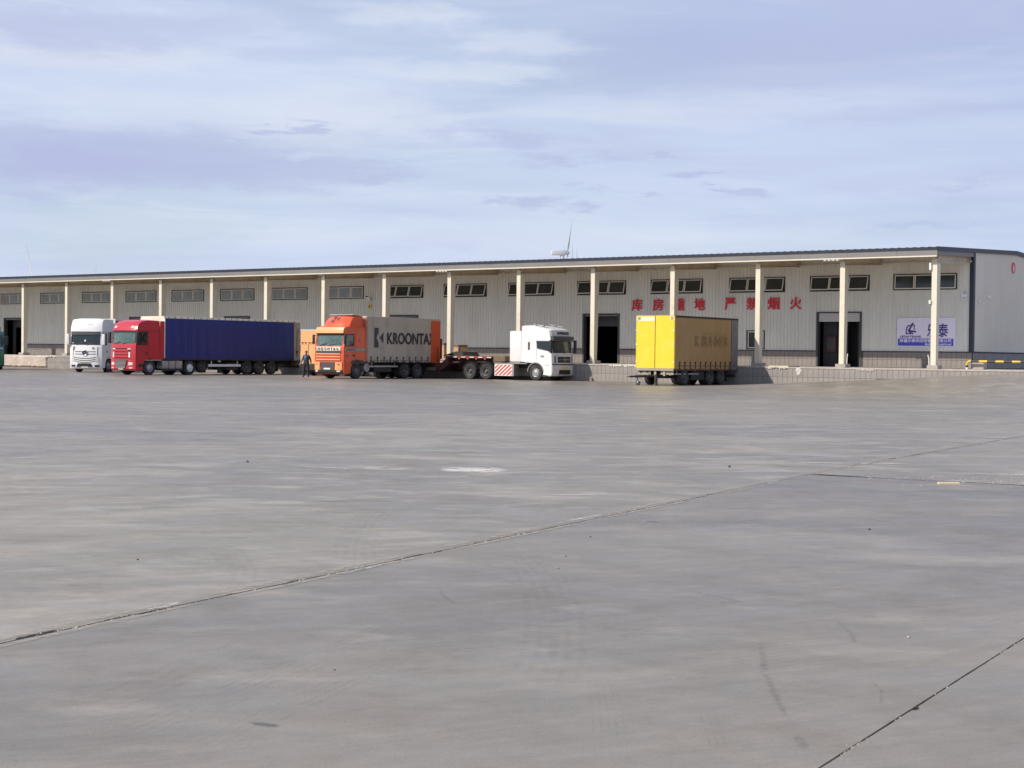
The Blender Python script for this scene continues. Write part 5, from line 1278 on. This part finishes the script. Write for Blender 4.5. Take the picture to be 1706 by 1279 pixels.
boxbody(t7, 2.5, 8.0, 1.02, 3.4, side='green', front='green', rail='rail', roof='rail')

# ------------------------------------------------------------------ the person
def person():
    px, py = -38.75, -10.75
    root = thing('person', 'person in dark jacket and dark trousers standing left of the orange lorry', 'person', (px, py, 0), R(22))
    me = bpy.data.meshes.new('body'); J = {}
    verts = []; edges = []; rad = []
    def jt(n, p, r, par=None):
        J[n] = len(verts); verts.append(p); rad.append(r)
        if par: edges.append((J[par], J[n]))
    jt('pelvis', (0, 0, .96), (.185, .13)); jt('waist', (0, 0, 1.10), (.19, .14), 'pelvis'); jt('chest', (0, -.01, 1.30), (.215, .15), 'waist'); jt('upper', (0, 0, 1.42), (.17, .115), 'chest')
    jt('neck', (0, -.005, 1.51), (.055, .055), 'upper'); jt('jaw', (0, -.02, 1.57), (.062, .072), 'neck'); jt('head', (0, -.015, 1.655), (.078, .098), 'jaw'); jt('crown', (0, 0, 1.72), (.055, .07), 'head')
    for s, n in ((1, 'r'), (-1, 'l')):
        jt('sh'+n, (s*.19, 0, 1.40), (.085, .085), 'upper'); jt('el'+n, (s*.30, .03, 1.14), (.066, .066), 'sh'+n); jt('wr'+n, (s*.36, -.10, .93), (.046, .046), 'el'+n)
        jt('pa'+n, (s*.37, -.14, .86), (.022, .036), 'wr'+n)
        jt('hip'+n, (s*.10, 0, .88), (.115, .12), 'pelvis'); jt('kn'+n, (s*.145, -.02, .48), (.082, .086), 'hip'+n); jt('an'+n, (s*.17, .02, .10), (.062, .064), 'kn'+n); jt('toe'+n, (s*.19, -.15, .04), (.042, .032), 'an'+n)
        for k, (dx, ln) in enumerate(((-.024, .075), (-.008, .088), (.008, .082), (.024, .065))):
            jt(f'f{k}{n}', (s*.37+dx*.5, -.155+dx, .82), (.009, .009), 'pa'+n); jt(f'g{k}{n}', (s*.372+dx*.5, -.165+dx, .82-ln*.6), (.008, .008), f'f{k}{n}')
        jt('th'+n, (s*.345, -.19, .85), (.011, .011), 'pa'+n); jt('tt'+n, (s*.335, -.205, .81), (.009, .009), 'th'+n)
    me.from_pydata(verts, edges, []); o = bpy.data.objects.new('body', me); C.objects.link(o); o.parent = root
    md = o.modifiers.new('skin', 'SKIN'); md.use_smooth_shade = True
    for i, vv in enumerate(me.skin_vertices[0].data): vv.radius = rad[i]; vv.use_root = (i == 0)
    o.modifiers.new('sub', 'SUBSURF').levels = 2; o.modifiers['sub'].render_levels = 2
    dg = bpy.context.evaluated_depsgraph_get(); nm = bpy.data.meshes.new_from_object(o.evaluated_get(dg)); o.modifiers.clear(); o.data = nm
    nm.materials.clear()
    for k in ('skin', 'jacket', 'trousers', 'shoe', 'jblue', 'hair', 'white_metal'): nm.materials.append(M[k])
    for p in nm.polygons:
        c = p.center; i = 0
        if c.z < .09: i = 3
        elif c.z < .95 and abs(c.x) < .3: i = 2
        elif c.z > 1.515: i = 5 if (c.z > 1.68 or (c.y > .02 and c.z > 1.58)) else 0
        elif abs(c.x) > .2 and c.z < .95: i = 0
        else: i = 1
        if i == 1 and c.x < -.20: i = 4
        if i == 1 and abs(c.x+.03) < .035 and 1.18 < c.z < 1.44 and c.y < -.06: i = 4
        p.material_index = i; p.use_smooth = True
    # face
    bm = bmesh.new(); prism(bm, [(-.105, 1.60), (-.135, 1.605), (-.108, 1.66)], -.012, .012, 'x'); done('nose', bm, 'skin', root)
    for s in (-1, 1):
        bm = bmesh.new(); bmesh.ops.create_icosphere(bm, subdivisions=1, radius=.012, matrix=Matrix.Translation((s*.032, -.105, 1.655))); done('eye', bm, 'hair', root)
        bm = bmesh.new(); bmesh.ops.create_icosphere(bm, subdivisions=1, radius=.022, matrix=Matrix.Translation((s*.082, .0, 1.64)) @ Matrix.Diagonal((.5, .7, 1.3, 1))); done('ear', bm, 'skin', root)
    bx('mouth', 'red_sign', root, -.022, .022, -.102, -.095, 1.575, 1.583)
    bm = bmesh.new(); bmesh.ops.create_uvsphere(bm, u_segments=14, v_segments=9, radius=1, matrix=Matrix.Translation((0, .012, 1.685)) @ Matrix.Diagonal((.088, .105, .085, 1)))
    bmesh.ops.delete(bm, geom=[q for q in bm.verts if q.co.z < 1.67 and q.co.y < .02], context='VERTS'); done('hair', bm, 'hair', root, smooth=60)
person()

# ------------------------------------------------------------------ wind turbines far behind
def turbine(hx, hy, hz, yaw, a0, Lb=26.7, lab='', sc=1.0, tr=1.3):
    t = thing('wind_turbine', lab, 'wind turbine', (hx, hy, 0), yaw, 'wind turbines far behind the warehouse')
    bm = bmesh.new(); tube(bm, (0, 0, -1), (0, 0, hz-1.6*sc), 1.9*sc, 16, tr*sc); done('tower', bm, 'turb', t, smooth=40)
    # local +x is the rotor axis direction
    bm = bmesh.new(); box(bm, -6.6*sc, 2.0*sc, -1.5*sc, 1.5*sc, hz-1.5*sc, hz+1.7*sc, bev=.5*sc); done('nacelle', bm, 'turb', t, smooth=30)
    bm = bmesh.new(); lathe_x(bm, [(1.9*sc, 0), (1.9*sc, 1.2*sc), (3.0*sc, 1.3*sc), (4.2*sc, .8*sc), (4.6*sc, 0)], 16)
    for v_ in bm.verts: v_.co.z += hz
    done('hub', bm, 'turbd', t, smooth=40)
    for k in range(3):
        a = a0+2*PI*k/3; u = Vector((0, math.sin(a), math.cos(a))); wv_ = Vector((0, math.cos(a), -math.sin(a))); bm = bmesh.new(); rows_ = []
        for (s, ch, th) in ((.03, .7, .5), (.12, 1.0, .45), (.22, 1.35, .32), (.5, .95, .2), (.8, .6, .12), (1.0, .18, .06)):
            cpt = Vector((3.0*sc, 0, hz))+u*Lb*s; pitch = .9*(1-s)+.25; dv = wv_*math.cos(pitch)+Vector((1, 0, 0))*math.sin(pitch); nv = Vector((1, 0, 0))*math.cos(pitch)-wv_*math.sin(pitch)
            ch *= sc*.62; th *= sc*.8
            rows_.append([bm.verts.new(cpt+dv*ch), bm.verts.new(cpt+nv*th), bm.verts.new(cpt-dv*ch*.6), bm.verts.new(cpt-nv*th)])
        for p, q in zip(rows_, rows_[1:]):
            for i in range(4): bm.faces.new((p[i], p[(i+1) % 4], q[(i+1) % 4], q[i]))
        bm.faces.new(rows_[0]); bm.faces.new(rows_[-1][::-1]); done('blade', bm, 'turbd', t, smooth=50)
# nacelle seen from its side: rotor axis along the picture's right
ax = math.atan2(rr.y, rr.x)
turbine(-484.9, 677.9, 62.5, ax+R(6), -R(46), lab='white wind turbine with its nacelle side-on just above the roof')
turbine(-722.8, 480.4, 36.0, ax-R(65), -R(11), 27, 'thin tilted turbine blade rising above the roof at the far left')
turbine(-1586.8, 1214.2, 72.0, ax-R(50), R(10), 42, 'faint turbine blade tip above the roof over the white truck', 1.3)
turbine(-861.2, 1246.0, 84.0, ax-R(30), R(3), 33, 'slim turbine blade just right of the nearest turbine', 1.0)
turbine(-1300.9, 1916.5, 132.0, ax-R(20), R(0), 38, 'small turbine blade tip furthest right above the roof', 1.2)
